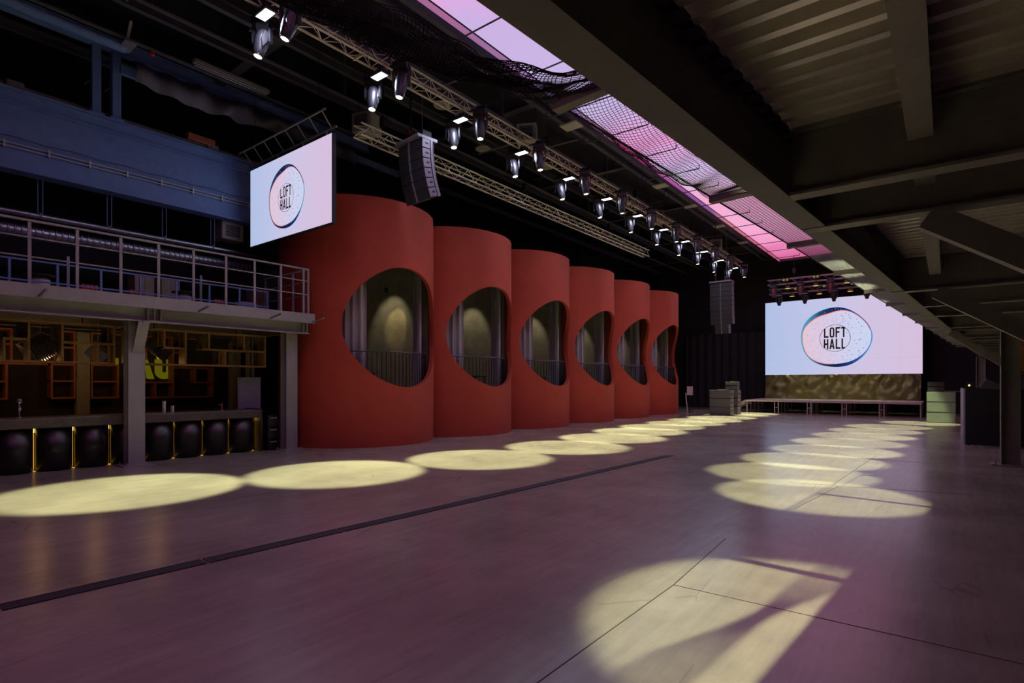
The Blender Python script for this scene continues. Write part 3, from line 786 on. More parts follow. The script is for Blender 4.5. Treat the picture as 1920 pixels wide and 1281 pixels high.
for k in range(2): sub((-9.45,30.75,1.32+.22*k), .62,.45,.22,'speaker', f'{P3[2*k]} small black speaker lying on the rear left subwoofer stack', 'small speakers on subwoofers')
for k in range(3): sub((-.69,29.8,.44*k), .98,.7,.44,'sub_green', f'{P3[k]} greenish grey subwoofer in the stack right of the stage', 'subwoofers right of the stage', 'sub_green')
for k in range(2): sub((-.66,29.85,1.32+.215*k), .56,.45,.215,'speaker', f'{P3[2*k]} small black speaker lying on the right subwoofer stack', 'small speakers on subwoofers')
def papers(x, y_, z, lab):
    t = thing('cable_coil', lab, 'cable', (x,y_,z))
    MB().tube([(.16*math.cos(a*.4)+.01*a, .12*math.sin(a*.4), .012+.002*(a % 7)) for a in range(40)], .012, 6).build('coil', 'alu_dull', t)
    MB().tube([(.16,.0,.02),(.3,-.05,.01),(.38,.08,.01)], .012, 6).build('plug_end', 'black', t)
papers(-9.5,29.95,1.325,'pale coiled cable lying on the front left subwoofer stack')
papers(.0,30.0,1.325,'pale coiled cable lying on the right subwoofer stack')

# ------------------------------------------------------------------ small things by the far wall
pp = thing('paper_notice', 'small pale paper notice standing beside the farthest red booth', 'sign', (-11.55,31.2,0))
MB().box(-.17,.17,-.01,.0,1.0,1.5).build('sheet', 'paper', pp)
MB().box(-.015,.015,0,.02,0,1.1).build('stand', 'black', pp)
MB().box(-.15,.15,-.1,.12,0,.02).build('foot', 'black', pp)
tag(MB().tube([(-11.75,31.1,1.12),(-11.73,31.1,.7),(-11.68,31.12,.3),(-11.66,31.12,.005)], .03, 8).build('leaning_tube', 'paper'), 'thin pale tube leaning beside the paper notice', 'tube')

# ------------------------------------------------------------------ left mezzanine over the bar
mz = thing('mezzanine', 'grey steel mezzanine platform over the bar on the left', 'mezzanine', (-12.65, 0, 0))
Y0M, Y1M = -4.0, 7.95
MB().box(-5.5, .02, Y0M, Y1M, 3.26, 3.42).build('floor_slab', 'steel', mz)
MB().box(.02, .05, Y0M, Y1M+.03, 3.20, 3.44).build('fascia', 'steel', mz)
MB().ibeam((-.2,Y0M,2.94), (-.2,Y1M-.02,2.94), .32, .2, .02, .014).build('edge_beam', 'steel', mz)
MB().ibeam((-3.3,Y0M,2.94), (-3.3,Y1M-.02,2.94), .32, .2).build('inner_beam', 'steel_dark', mz)
for yk in (.4, 4.42, 7.75): MB().ibeam((-5.4,yk,2.96), (-.1,yk,2.96), .3, .18).build('cross_beam', 'steel_dark', mz)
for yk in (.0, 4.42, 7.86):
    for d in (-.12,.0,.12) if yk == 4.42 else (0,): MB().box(-.29,-.11,yk+d-.008,yk+d+.008,2.96,3.24).build('stiffener', 'steel', mz)
for yk in (.3, 4.2, 7.62):
    c = MB().bar((-.42,yk,0),(-.42,yk,3.0),.30,.02,(1,0,0)).bar((-.68,yk,0),(-.68,yk,3.0),.30,.02,(1,0,0)).bar((-.55,yk,0),(-.55,yk,3.0),.014,.26,(1,0,0))
    c = MB().box(-.43,-.41,yk-.15,yk+.15,.02,2.98).box(-.69,-.67,yk-.15,yk+.15,.02,2.98).box(-.67,-.43,yk-.007,yk+.007,.02,2.98).build('column', 'steel', mz)
    MB().box(-.8,-.28,yk-.26,yk+.26,0,.025).build('base_plate', 'steel', c)
    for sx in (-.75,-.33):
        for sy in (-.2,.2): MB().lathe([(.022,0),(.022,.03),(.012,.05)], 6, (sx,yk+sy,.025)).build('bolt', 'steel_dark', c)
    if yk < 6:
        MB().bar((-.42,yk+.02,2.32),(-.08,yk+.02,2.93),.03,.2,(0,1,0)).build('knee_brace', 'steel', c)
        MB().add([(-.41,yk,2.4),(-.41,yk,2.95),(-.04,yk,2.95)],[(0,1,2)]).build('gusset', 'steel_dark', c)
for i, yk in enumerate((1.0, 2.55, 5.2, 6.8, 7.9)):
    MB().bar((.0,yk,3.22),(.55,yk,3.30),.035,.03).build('flag_bracket', 'steel_dark', mz)
# front railing
rl = thing('railing', 'grey steel guard railing along the edge of the left mezzanine', 'railing', (-12.7, 0, 3.42))
py = [2.44-.67*k for k in range(1, 9)][::-1] + [2.44,3.12,3.81,4.47,5.14,5.82,6.47,7.12,7.72,7.85]
for yk in py: MB().bar((0,yk,0),(0,yk,1.13),.05,.03).build('post', 'steel', rl)
MB().bar((0,py[0],1.14),(0,7.87,1.14),.055,.035).build('top_rail', 'steel', rl)
for z in (.5, .84): MB().bar((.01,py[0],z),(.01,7.86,z),.03,.022).build('mid_rail', 'steel', rl)
for x in (-.7,-1.4,-2.1): MB().bar((x,7.85,0),(x,7.85,1.13),.05,.03).build('post', 'steel', rl)
MB().bar((0,7.85,1.14),(-2.2,7.85,1.14),.055,.035).build('top_rail', 'steel', rl)
for z in (.5, .84): MB().bar((0,7.85,z),(-2.2,7.85,z),.03,.022).build('mid_rail', 'steel', rl)
r2 = thing('inner_railing', 'low lilac grey inner railing behind the mezzanine seating', 'railing', (-13.9, 0, 3.42))
for k in range(12): MB().bar((0,-.5+.72*k,0),(0,-.5+.72*k,.62),.04,.03).build('post', 'steel_blue', r2)
for z in (.25, .64): MB().bar((0,-.5,z),(0,7.45,z),.035,.03).build('rail', 'steel_blue', r2)
# mezzanine seating
def pouf(x, y_, lab):
    t = thing('ribbed_chair', lab, 'chair', (x,y_,3.42), R(-90), 'red ribbed chairs on the mezzanine')
    MB().cbox(-.2,.34,-.3,.3,.1,.3,.05).build('seat', 'red_chair', t)
    for k in range(4): MB().tube([(-.15+.078*k,.2,.26),(-.15+.078*k,.23,.36),(-.15+.078*k,.2,.41)], .04, 8).build('back_rib', 'red_chair', t, smooth=True)
    for sx in (-.15,.28):
        for sy in (-.24,.24): MB().tube([(sx,sy,0),(sx,sy,.1)], .018, 6).build('leg', 'black', t)
pouf(-15.0,3.82,'left red ribbed chair peeking over the mezzanine floor edge')
pouf(-15.0,4.73,'middle red ribbed chair peeking over the mezzanine floor edge')
pouf(-15.0,6.6,'right red ribbed chair peeking over the mezzanine floor edge')
def mtable(x, y_, lab):
    t = thing('round_table', lab, 'table', (x,y_,3.42))
    MB().lathe([(.0,.44),(.25,.44),(.26,.455),(.25,.47),(.0,.47)], 24, caps=False).build('table_top', 'bark', t, smooth=True)
    MB().lathe([(.08,.0),(.16,.05),(.16,.25),(.17,.36),(.1,.44)], 20).build('pedestal', 'white_plastic', t, smooth=True)
    MB().lathe([(.0,0),(.2,0),(.2,.015),(.0,.02)], 20, caps=False).build('foot', 'black', t)
mtable(-14.5,2.95,'left round table with white pedestal on the mezzanine')
mtable(-14.5,5.65,'right round table with white pedestal on the mezzanine')
t = thing('ottoman', 'pale lilac rounded ottoman on the mezzanine', 'ottoman', (-14.6,7.2,3.42))
MB().cbox(-.2,.2,-.28,.28,.06,.4,.09).build('cushion', 'lilac_fabric', t, smooth=True)
for sx in (-.16,.16):
    for sy in (-.2,.2): MB().tube([(sx,sy,0),(sx,sy,.07)], .02, 6).build('foot', 'black', t)
for x, y_, lab in [(-16.2,5.3,'left grey brown cupboard standing at the back of the mezzanine'), (-16.2,5.9,'right grey brown cupboard standing at the back of the mezzanine'), (-15.9,8.2,'narrow grey cabinet at the booth end of the mezzanine')]:
    t = thing('cupboard', lab, 'cupboard', (x,y_,3.42), 0, 'cupboards at the back of the mezzanine')
    MB().cbox(-.25,.25,-.22,.22,0,1.0,.01).build('body', 'concrete', t)
    for sy in (-.11,.11): MB().box(.25,.262,sy-.1,sy+.1,.04,.96).build('cupboard_door', 'concrete', t)
for x, y_, lab in [(-14.9,3.5,'left slim mosaic glass lamp post on the mezzanine'), (-14.9,6.2,'right slim mosaic glass lamp post on the mezzanine')]:
    t = thing('glass_post', lab, 'post', (x,y_,3.42), 0, 'slim glass posts')
    MB().bar((0,0,.02),(0,0,1.0),.05,.05).build('shaft', 'zinc', t)
    MB().lathe([(.1,0),(.1,.02),(.03,.03)], 12).build('base', 'black', t)

# services above the mezzanine
dc = thing('spiral_duct', 'silver spiral ventilation duct running above the mezzanine', 'duct', (-16.4, 0, 5.12))
prof = []; yk = -3.0
MB().tube([(0,-3.0,0),(0,8.6,0)], .165, 20).build('duct_body', 'zinc', dc, smooth=True)
ring_me = MB().tube([(0,-.022,0),(0,-.008,0),(0,.008,0),(0,.022,0)], [.166,.179,.179,.166], 20, False).mesh('duct_seam', 'zinc')
for k in range(90):
    o = bpy.data.objects.new('duct_seam', ring_me); col.objects.link(o); o.parent = dc; o.location = (0,-2.4+.12*k,0)
pi_ = thing('service_pipe', 'slim silver pipe running above the spiral duct', 'pipe', (-15.95, 0, 5.43))
MB().tube([(0,-3.0,0),(0,8.6,-.02)], .062, 14).build('pipe_body', 'zinc', pi_, smooth=True)
for k, yk in enumerate((1.2,3.25,4.55,5.75,6.95)):
    MB().lathe([(.068,-.02),(.074,0),(.068,.02)], 14).xf(Matrix.Translation((0,yk,0)) @ Matrix.Rotation(R(90),4,'X')).build('pipe_clamp', 'steel', pi_)
    for d in (-.035,.035): MB().tube([(d,yk+d,.05),(d,yk+d,.83)], .01, 6).build('threaded_rod', 'steel_blue', pi_)
acbox((-16.2,7.5,5.75), R(90), 'pale square air unit on the wall left of the hanging screen')
# crane beam
cb = thing('crane_beam', 'deep blue grey steel crane beam high above the mezzanine', 'beam', (-15.8, 0, 6.26))
MB().box(-.03,.0,-4,9.5,.02,1.74).build('web', 'steel_blue', cb)
MB().box(-.25,.12,-4,9.5,1.72,1.76).build('top_flange', 'steel_blue', cb)
MB().box(-.25,.14,-4,9.5,0,.03).build('bottom_flange', 'steel_blue', cb)
MB().box(-.02,.06,-4,9.5,1.42,1.48).build('rib', 'steel_blue', cb)
for z in (.50,.58):
    MB().tube([(.06,-4,z),(.06,9.4,z)], .012, 6).build('conduit', 'white_plastic', cb)
for k in range(12): MB().box(.0,.07,-.4+.75*k,-.37+.75*k,.46,.62).build('conduit_clip', 'white_plastic', cb)
for k in range(9): MB().tube([(.07,-.2+1.0*k,.72),(.08,.3+1.0*k,.68),(.07,.8+1.0*k,.72)], .007, 5).build('cable_loop', 'black', cb)
MB().box(-.12,-.06,-4,9.5,1.76,1.9).build('crane_rail', 'steel_dark', cb)
for yk in (2.8, 6.9): MB().cbox(-.14,.02,yk-.15,yk+.15,1.78,1.95,.02).build('rail_stop', 'steel_dark', cb)
for yk, lab in ((4.22,'left upright steel post on top of the crane beam'), (4.62,'right upright steel post on top of the crane beam')):
    p = thing('beam_post', lab, 'post', (-15.75, yk, 8.02))
    MB().cbox(-.09,.09,-.09,.09,.02,1.62,.01).build('shaft', 'steel_blue', p)
    MB().box(-.14,.14,-.14,.14,0,.02).build('base_plate', 'steel_blue', p)
    MB().bar((0,0,.9),(0,-.22,.6),.03,.02).build('tie', 'steel_dark', p)
ub = thing('upper_beam', 'blue grey roof edge beam above the crane beam posts', 'beam', (-15.7, 0, 9.0))
MB().ibeam((0,-4,.62),(0,12,.62),.3,.2).build('beam', 'steel_blue', ub)
MB().tube([(1.0,-4,.3),(1.0,4.5,.3)], .11, 14).build('round_pipe', 'steel_blue', ub, smooth=True)
MB().bar((.35,4.6,.1),(.35,13,.1),.12,.2).build('lower_beam', 'steel_blue', ub)
def drapec(u, v):
    yk = 4.8+6.2*u
    fold = .12*math.sin(u*34+v*3)*math.exp(-((u-.42)/.2)**2)+.05*math.sin(u*61)
    return (-15.2+.3*math.sin(v*2.6)+fold, yk, 9.35-.55*v-.10*math.sin(u*math.pi*2.2)*v+.05*fold)
tag(MB().grid(drapec, 140, 14).build('draped_cloth', 'cloth', None, smooth=True), 'crumpled grey cloth hanging from the roof beam above the mezzanine', 'cloth')
t = thing('strip_fitting', 'long dark strip light fitting under the roof above the mezzanine', 'light fitting', (-13.6, 6.4, 9.05))
MB().cbox(-.08,.08,-.9,.9,0,.1,.02).build('body', 'steel_dark', t)
for sx in (-.05,.05): MB().tube([(sx,-.85,-.02),(sx,.85,-.02)], .018, 8).build('tube', 'alu_dull', t)
for sy in (-.6,.6): MB().tube([(0,sy,.1),(0,sy,.8)], .01, 6).build('hanger', 'black', t)
t = thing('roof_bracket', 'pale trapezoid plate bracket at the roof above the crane posts', 'bracket', (-14.6, 4.5, 9.3))
MB().box(-.28,.28,-.12,.12,0,.03).build('plate', 'steel', t)
MB().bar((-.1,0,.03),(.25,0,.5),.06,.06).build('strut', 'steel_dark', t)
tag(MB().lathe([(.03,0),(.06,.03),(.06,.1),(.03,.13)], 10).build('red_valve', 'red_dot', None, loc=(-14.6,5.0,9.32)), 'small red valve wheel under the roof above the mezzanine', 'valve')
tag(MB().cbox(-.12,.12,-.35,.35,0,.18,.02).build('wood_block', 'wood_orange', None, loc=(-15.89,6.6,8.165)), 'brown wooden block lying in the shadow behind the crane beam', 'block')

# ------------------------------------------------------------------ bar
br = thing('bar_counter', 'dark metal bar counter fronted by rounded drums with glowing gaps', 'bar counter', (-13.5, 0, 0))
N_DR = 13; PIT = .605; YB1 = 7.02
MB().box(-.75,-.42,YB1-PIT*N_DR,YB1,0,.86).build('carcass', 'black', br)
MB().cbox(-.85,.06,YB1-PIT*N_DR,YB1,.84,1.03,.01).build('counter_top', 'bar_top', br)
MB().box(-.8,.04,YB1,YB1+.05,0,1.05).build('end_panel', 'bar_metal', br)
prd = [(.285*math.sin(R(a)), .285*math.cos(R(a))) for a in range(-90, 91, 9)]
drum_me = MB().loft([[(y2-.28, x2, z) for x2, y2 in prd] for z in (.02,.84)]).mesh('drum_front', 'bar_metal', True)
strip_me = MB().box(-.36,-.348,-.014,.014,.03,.74).mesh('led_strip', 'strip_low')
cap_me = MB().box(-.36,-.335,-.016,.016,.74,.83).mesh('led_head', 'strip_warm')
glow_me = MB().box(-.34,-.2,-.012,.012,.004,.012).mesh('floor_glow', 'strip_low')  # glowing sliver imitates the warm light that falls on the floor
kick_me = MB().box(-.42,-.36,-.03,.03,0,.84).mesh('gap_back', 'bar_metal')
for k in range(N_DR):
    yk = YB1-.02-PIT*(k+.5)-.05
    link(drum_me, 'drum_front', br, (0,yk,0))
    link(strip_me, 'led_strip', br, (0,yk+PIT/2,0)); link(glow_me, 'floor_glow', br, (0,yk+PIT/2,0)); link(cap_me, 'led_head', br, (0,yk+PIT/2,0)); link(kick_me, 'gap_back', br, (0,yk+PIT/2,0))
# back wall of the bar and pillars
struct(MB().box(-16.6,-16.4,-4,7.9,0,3.2).build('wall_bar', mat('bar_wall', S(64,50,42), .8, 0, .25, 3)))
for yk, lab in ((4.05,'grey concrete pillar between the wooden shelves behind the bar'), (7.62,'grey pillar behind the bar end next to the pale board')):
    p = thing('pillar', lab, 'pillar', (-16.1, yk, 0)); MB().cbox(-.12,.12,-.13,.13,0,2.9,.015).build('shaft', 'concrete', p); MB().box(-.14,.14,-.15,.15,0,.08).build('plinth', 'concrete', p)
def frame_rack(name, lab, x, dp, verts, horiz, m, th=.04, hang=None):
    t = thing(name, lab, 'shelf', (x,0,0))
    for yk, z0, z1 in verts: MB().box(-dp,0,yk-th/2,yk+th/2,z0-th/2,z1+th/2).build('upright', m, t)
    for z, y0, y1 in horiz: MB().box(-dp-.002,.002,y0,y1,z-th/2,z+th/2).build('plank', m, t)
    for yk, z0, z1 in (hang or []): MB().tube([(-dp/2,yk,z0),(-dp/2,yk,z1)], .012, 6).build('hanger', 'black', t)
    return t
frame_rack('hanging_rack', 'left hanging wooden cube rack over the bar', -13.72, .34,
    [(.6,2.11,2.88),(1.3,2.5,2.88),(2.63,2.11,2.88),(3.14,2.11,2.88),(4.0,2.11,2.88),(2.28,2.11,2.53),(3.72,2.11,2.5)],
    [(2.11,.6,4.02),(2.88,.6,4.02),(2.53,2.28,2.63),(2.51,3.14,4.0),(2.5,.6,1.7)], 'wood', hang=[(1.0,2.88,3.25),(3.5,2.88,3.25)])
frame_rack('hanging_rack', 'right hanging wooden cube rack over the bar', -13.72, .34,
    [(4.25,2.11,2.88),(4.95,2.49,2.88),(5.39,2.11,2.88),(5.9,2.49,2.88),(6.73,2.49,2.88),(7.27,2.11,2.88),(6.28,2.11,2.49),(4.53,2.11,2.51)],
    [(2.11,4.23,7.29),(2.88,4.23,7.29),(2.49,4.93,5.39),(2.49,5.75,7.27),(2.51,4.25,4.53)], 'wood', hang=[(4.8,2.88,3.25),(6.6,2.88,3.25)])
frame_rack('cube_shelf', 'leftmost orange wood wall shelf behind the bar', -16.02, .34, [(1.5,1.35,2.87),(2.7,1.35,2.12),(2.78,2.14,2.87)], [(1.35,1.5,2.72),(1.73,1.5,2.72),(2.12,1.5,3.4),(2.87,1.5,2.8),(2.55,2.2,2.8)], 'wood_orange')
frame_rack('cube_shelf', 'two-cell orange wood wall shelf left of the concrete pillar', -16.02, .34, [(3.47,1.35,2.12),(3.89,1.35,2.89),(3.52,2.12,2.89)], [(1.35,3.45,3.91),(1.74,3.45,3.91),(2.12,3.45,3.91),(2.89,3.5,3.91),(2.52,3.52,3.89)], 'wood_orange')
frame_rack('cube_shelf', 'two-cell orange wood wall shelf right of the concrete pillar', -16.02, .34, [(4.22,1.34,2.89),(4.75,1.34,2.13)], [(1.34,4.2,4.77),(1.73,4.2,4.77),(2.13,4.2,4.77),(2.89,4.2,4.9)], 'wood_orange')
frame_rack('cube_shelf', 'wide orange wood wall shelf below the yellow letters', -16.02, .3, [(5.0,1.32,1.71),(5.15,1.32,1.71),(5.57,1.32,1.71),(5.99,1.32,2.89),(6.53,1.71,2.1),(6.99,1.32,2.1),(5.36,2.3,2.89),(6.3,2.1,2.89)],
    [(1.32,4.98,7.01),(1.71,4.98,5.99),(1.71,6.53,6.99),(2.1,5.99,7.01),(2.89,5.2,6.9),(2.5,5.99,6.3)], 'wood_orange')
# bark pieces tucked into the racks
for i, (yk, z) in enumerate([(2.55,2.7),(3.05,2.7),(3.9,2.72),(4.85,2.68),(5.28,2.68),(5.8,2.68),(6.15,2.3),(6.62,2.7),(7.15,2.3),(7.15,2.68)]):
    a = R(90)
    mb = MB().loft([[(-.01,yk-.06+.012*math.sin(zz*37+i),zz),(.0,yk+.03+.015*math.sin(zz*51+i*2),zz),(-.04,yk+.05,zz),(-.06,yk-.05,zz)] for zz in [z-.17+.034*q for q in range(11)]])
    tag(mb.build('bark_panel', 'bark', None, loc=(-13.95,0,0)), f'{ORD[i]} rough bark panel from the left set in the hanging racks', 'panel', 'bark panels in the racks')
# folded metal pendant lamps
def pend(x, y_, z, s_, lab, rot):
    t = thing('pendant_lamp', lab, 'lamp', (x,y_,z), 0, 'folded metal pendant lamps')
    mb = MB(); n = 11
    for k in range(n):
        u = -1+2*k/n
        mb.loft([[(-.5*s_, u*s_*.6, -.45*s_),(.5*s_, u*s_*.6, -.45*s_),(.5*s_, u*s_*.6, .45*s_),(-.5*s_, u*s_*.6, .45*s_)],
                 [(-.46*s_, (u+1.6/n)*s_*.6, -.41*s_),(.46*s_, (u+1.6/n)*s_*.6, -.41*s_),(.46*s_, (u+1.6/n)*s_*.6, .41*s_),(-.46*s_, (u+1.6/n)*s_*.6, .41*s_)]])
    mb.xf(Matrix.Rotation(rot[2],4,'Z') @ Matrix.Rotation(rot[0],4,'X') @ Matrix.Rotation(rot[1],4,'Y'))
    mb.build('shade', 'zinc', t)
    MB().tube([(0,0,.4*s_),(0,.02,3.25-z)], .006, 6).build('cord', 'alu', t)
    b_ = MB().lathe([(.0,-.05),(.03,-.035),(.035,0),(.02,.03),(.0,.04)], 10, (0,0,-.55*s_), caps=False).build('bulb', 'bulb_dim', t, smooth=True)
    l = bpy.data.lights.new('bulb_light', 'POINT'); l.energy = 2.6; l.color = S(255,196,120)[:3]; l.shadow_soft_size = .04
    lo = bpy.data.objects.new('bulb_light', l); col.objects.link(lo); lo.parent = b_; lo.location = (-.12,0,-.55*s_-.1)
pend(-14.5,2.95,2.42,.42,'large folded metal pendant lamp in the left hanging rack',(R(35),R(20),R(10)))
pend(-14.6,3.95,2.35,.32,'small folded metal pendant lamp left of the bar column',(R(-40),R(20),R(-10)))
pend(-14.5,5.1,2.5,.36,'folded metal pendant lamp right of the bar column',(R(-30),R(35),R(40)))
pend(-15.2,1.95,2.35,.26,'smallest folded metal pendant lamp at the far left',(R(50),R(10),R(20)))
# yellow sign letters
sg = thing('letter_sign', 'yellow illuminated block letters on the bar back wall', 'sign', (-16.4, 0, 0))
def lett(polys, name='letter'):
    mb = MB()
    for p in polys: mb.loft([[(0,a,b_) for a, b_ in p], [(.05,a,b_) for a, b_ in p]])
    return mb.build(name, 'sign_yellow', sg)
z0 = 1.8; hL = .52
lett([[(5.16,z0),(5.34,z0),(5.50,z0+hL),(5.38,z0+hL)], [(5.52,z0),(5.66,z0),(5.50,z0+hL),(5.38,z0+hL)], [(5.3,z0+.02),(5.56,z0+.02),(5.5,z0+.3),(5.38,z0+.3)]])
uo = [(5.90+.22*math.cos(R(a)), z0+.2+.2*math.sin(R(a))) for a in range(180, 361, 15)]
ui = [(5.90+.055*math.cos(R(a)), z0+.22+.05*math.sin(R(a))) for a in range(180, 361, 15)]
lett([[uo[i], uo[i+1], ui[i+1], ui[i]] for i in range(12)] + [[(5.68,z0+.2),(5.845,z0+.22),(5.845,z0+hL),(5.68,z0+hL)], [(5.955,z0+.22),(6.12,z0+.2),(6.12,z0+hL),(5.955,z0+hL)]])
lett([[(4.76,z0+.1),(4.86,z0+.1),(4.86,z0+hL),(4.76,z0+hL)]])
tr_ = MB()
for j in range(3): tr_.add([(.055,5.44-.035+.008*j,z0+.04+.06*j),(.055,5.44+.035-.008*j,z0+.04+.06*j),(.055,5.44,z0+.13+.06*j)],[(0,1,2)])
tr_.box(.05,.055,5.435,5.445,z0,z0+.05).build('tree_cutout', 'black', sg)
# things on the counter
def cup_stack(x, y_, n, lab):
    t = thing('cup_stack', lab, 'cups', (x,y_,1.03))
    for k in range(n): MB().lathe([(.028,0),(.036,.085),(.038,.088),(.034,.088)], 14).build('paper_cup', 'white_plastic', t, smooth=True, loc=(0,0,.022*k))
cup_stack(-13.75,4.95,9,'tall stack of white paper cups on the bar counter')
cup_stack(-13.75,5.12,4,'short stack of white paper cups on the bar counter')
def tap(x, y_, lab):
    t = thing('beer_tap', lab, 'tap', (x,y_,1.03))
    MB().lathe([(.05,0),(.05,.01),(.02,.03),(.018,.24),(.025,.26)], 12).build('column', 'zinc', t, smooth=True)
    MB().lathe([(.0,.27),(.045,.28),(.055,.32),(.045,.36),(.0,.37)], 14, caps=False).build('knob', 'zinc', t, smooth=True)
    MB().tube([(.0,0,.2),(.1,0,.2),(.11,0,.15)], .012, 8).build('spout', 'zinc', t)
tap(-13.8,4.55-.25,'round chrome beer tap beside the bar column'); tap(-13.8,2.5,'round chrome beer tap at the far left of the bar')
t = thing('small_tap', 'small reddish tap on the middle of the bar', 'tap', (-13.85,6.25,1.03))
MB().lathe([(.03,0),(.03,.01),(.012,.02),(.012,.18)], 10).build('stem', 'wood_orange', t); MB().tube([(0,0,.14),(.05,-.09,.14)], .01, 6).build('spout', 'wood_orange', t)
t = thing('order_board', 'pale grey upright board standing behind the bar end', 'board', (-14.3, 7.15, .9))
MB().cbox(-.02,.02,-.3,.3,.05,.95,.015).build('panel', 'booth', t)
for sy in (-.2,.2): MB().box(-.12,.1,sy-.015,sy+.015,0,.06).build('foot', 'black', t)
t = thing('back_counter', 'low dark cabinet run behind the bar', 'cabinet', (-14.5, 0, 0))
MB().box(-.35,.3,-.8,7.4,.08,.86).build('carcass', 'black', t); MB().box(-.38,.33,-.82,7.42,.86,.9).build('worktop', 'black_gloss', t)
for k in range(9): MB().box(-.36,-.345,-.75+.9*k,.1+.9*k,.12,.82).build('cabinet_door', 'black_gloss', t)
for k, z in enumerate((0,.3,.6)):
    t = thing('bottle_crate', f'{P3[k]} dark crate in the stack beside the bar end', 'crate', (-13.75,7.16,z))
    mb = MB().box(0,.36,0,.02,0,.28).box(0,.36,.28,.3,0,.28).box(0,.02,.02,.28,0,.28).box(.34,.36,.02,.28,0,.28).box(.02,.34,.02,.28,0,.015)
    mb.build('crate_body', 'black_gloss', t); MB().box(.36,.37,.06,.24,.2,.225).build('grip', 'lilac_fabric', t)
vp = thing('vertical_pipes', 'vertical pale pipes between the bar and the nearest red booth', 'pipes', (-15.2, 7.75, 0))
for k, (x, yk, r) in enumerate([(0,-.05,.035),(-.2,.06,.03),(-.4,.05,.05),(-.58,.08,.05)]): MB().tube([(x,yk,1.05 if k < 2 else .0),(x,yk,2.94)], r, 10).build('pipe', 'steel', vp, smooth=True)
MB().cbox(-.12,.1,-.12,.12,.0,1.05,.01).build('riser_box', 'concrete', vp)

# ------------------------------------------------------------------ right mezzanine overhead
A4 = R(4.2); D = Vector((math.sin(A4), math.cos(A4), 0)); Nn = Vector((-math.cos(A4), math.sin(A4), 0))
def MP(t_, p, z): return Vector((0,0,z)) + D*t_ + Nn*p
ZB = 2.82
rm_ = thing('gallery', 'dark steel gallery overhead on the right with corrugated deck', 'mezzanine', (0,0,0))
MB().ibeam(MP(-6,1.09,ZB), MP(34,1.09,ZB), .42, .16, .02, .015).build('edge_beam', 'steel_edge_shaded', rm_)
fy = [-3.2,.7,4.57,8.37,11.8,15.25,19.0,22.85,26.6,30.45]
def edge_x(yk): return -1.09/math.cos(A4)+yk*math.tan(A4)
for yk in fy: MB().ibeam((edge_x(yk)-.07,yk,ZB-.004), (8.9,yk,ZB-.004), .42, .14).build('frame_beam', 'steel_dark', rm_)
for yk in (3.70, 10.22, 14.5, 17.9, 21.6): MB().ibeam((edge_x(yk)+.08,yk,ZB+.0), (8.9,yk,ZB+.0), .40, .12).build('cross_beam', 'steel_dark', rm_)
# stringers between frames, parallel to the hall
cuts = sorted(fy + [3.70, 10.22, 14.5, 17.9, 21.6])
for x in (-.11, 2.2, 4.4, 6.6):
    for a, b_ in zip(cuts[:-1], cuts[1:]):
        if x < edge_x(b_)+.3: continue
        MB().ibeam((x,a+.07,ZB+.17), (x,b_-.07,ZB+.17), .26, .11).build('stringer', 'steel_dark', rm_)
# corrugated deck bays
def deck(y0, y1, x0a, x0b, x1):
    pit = .15; ys_ = []; yk = y0
    while yk < y1:
        for du, dz in ((0,.05),(.078,.05),(.09,-.03),(.138,-.03)): ys_.append((yk+du, dz))
        yk += pit
    ys_ = [q for q in ys_ if q[0] <= y1]
    mb = MB(); n = len(ys_)
    vs = []
    for yy, dz in ys_:
        vs += [(edge_x(yy)+.02, yy, ZB+.43+dz), (x1, yy, ZB+.43+dz)]
    mb.add(vs, [(2*i, 2*i+1, 2*i+3, 2*i+2) for i in range(n-1)])
    return mb
for a, b_ in zip(fy[:-1], fy[1:]): deck(a, b_, 0, 0, 8.95).build('deck_sheet', 'deck', rm_)
sl = MB().add([MP(-6,1.1,ZB+.49), MP(34,1.1,ZB+.49), Vector((9,34,ZB+.49)), Vector((9,-6,ZB+.49)), MP(-6,1.1,ZB+.6), MP(34,1.1,ZB+.6), Vector((9,34,ZB+.6)), Vector((9,-6,ZB+.6))],
    [(0,1,2,3),(7,6,5,4),(0,4,5,1),(1,5,6,2),(2,6,7,3),(3,7,4,0)])
sl.build('floor_slab', 'steel_dark', rm_)
# columns and knee braces
def hcol(x, yk, parent):
    c = MB().box(x-.15,x-.135,yk-.15,yk+.15,.03,ZB).box(x+.135,x+.15,yk-.15,yk+.15,.03,ZB).box(x-.135,x+.135,yk-.008,yk+.008,.03,ZB).build('column', 'steel_dark', parent)
    MB().box(x-.3,x+.34,yk-.24,yk+.24,0,.03).build('base_plate', 'steel_dark', c)
    for sx in (-.24,.28):
        for sy in (-.18,.18): MB().lathe([(.025,0),(.025,.025),(.012,.05)], 6, (x+sx,yk+sy,.03)).build('bolt', 'steel', c)
    return c
for x_, yk in ((1.02,8.37), (1.02,15.25), (1.7,22.85), (1.13,30.75)): hcol(x_, yk, rm_)
for yk in (.7, 4.57, 8.37, 15.25):
    MB().bar((max(-.1,edge_x(yk)+.04),yk,ZB-.03),(1.0,yk,ZB-.78),.16,.12,(0,1,0)).build('knee_brace', 'steel_dark', rm_)
hcol(1.02, 4.57-.0, rm_); hcol(1.02, .7, rm_)
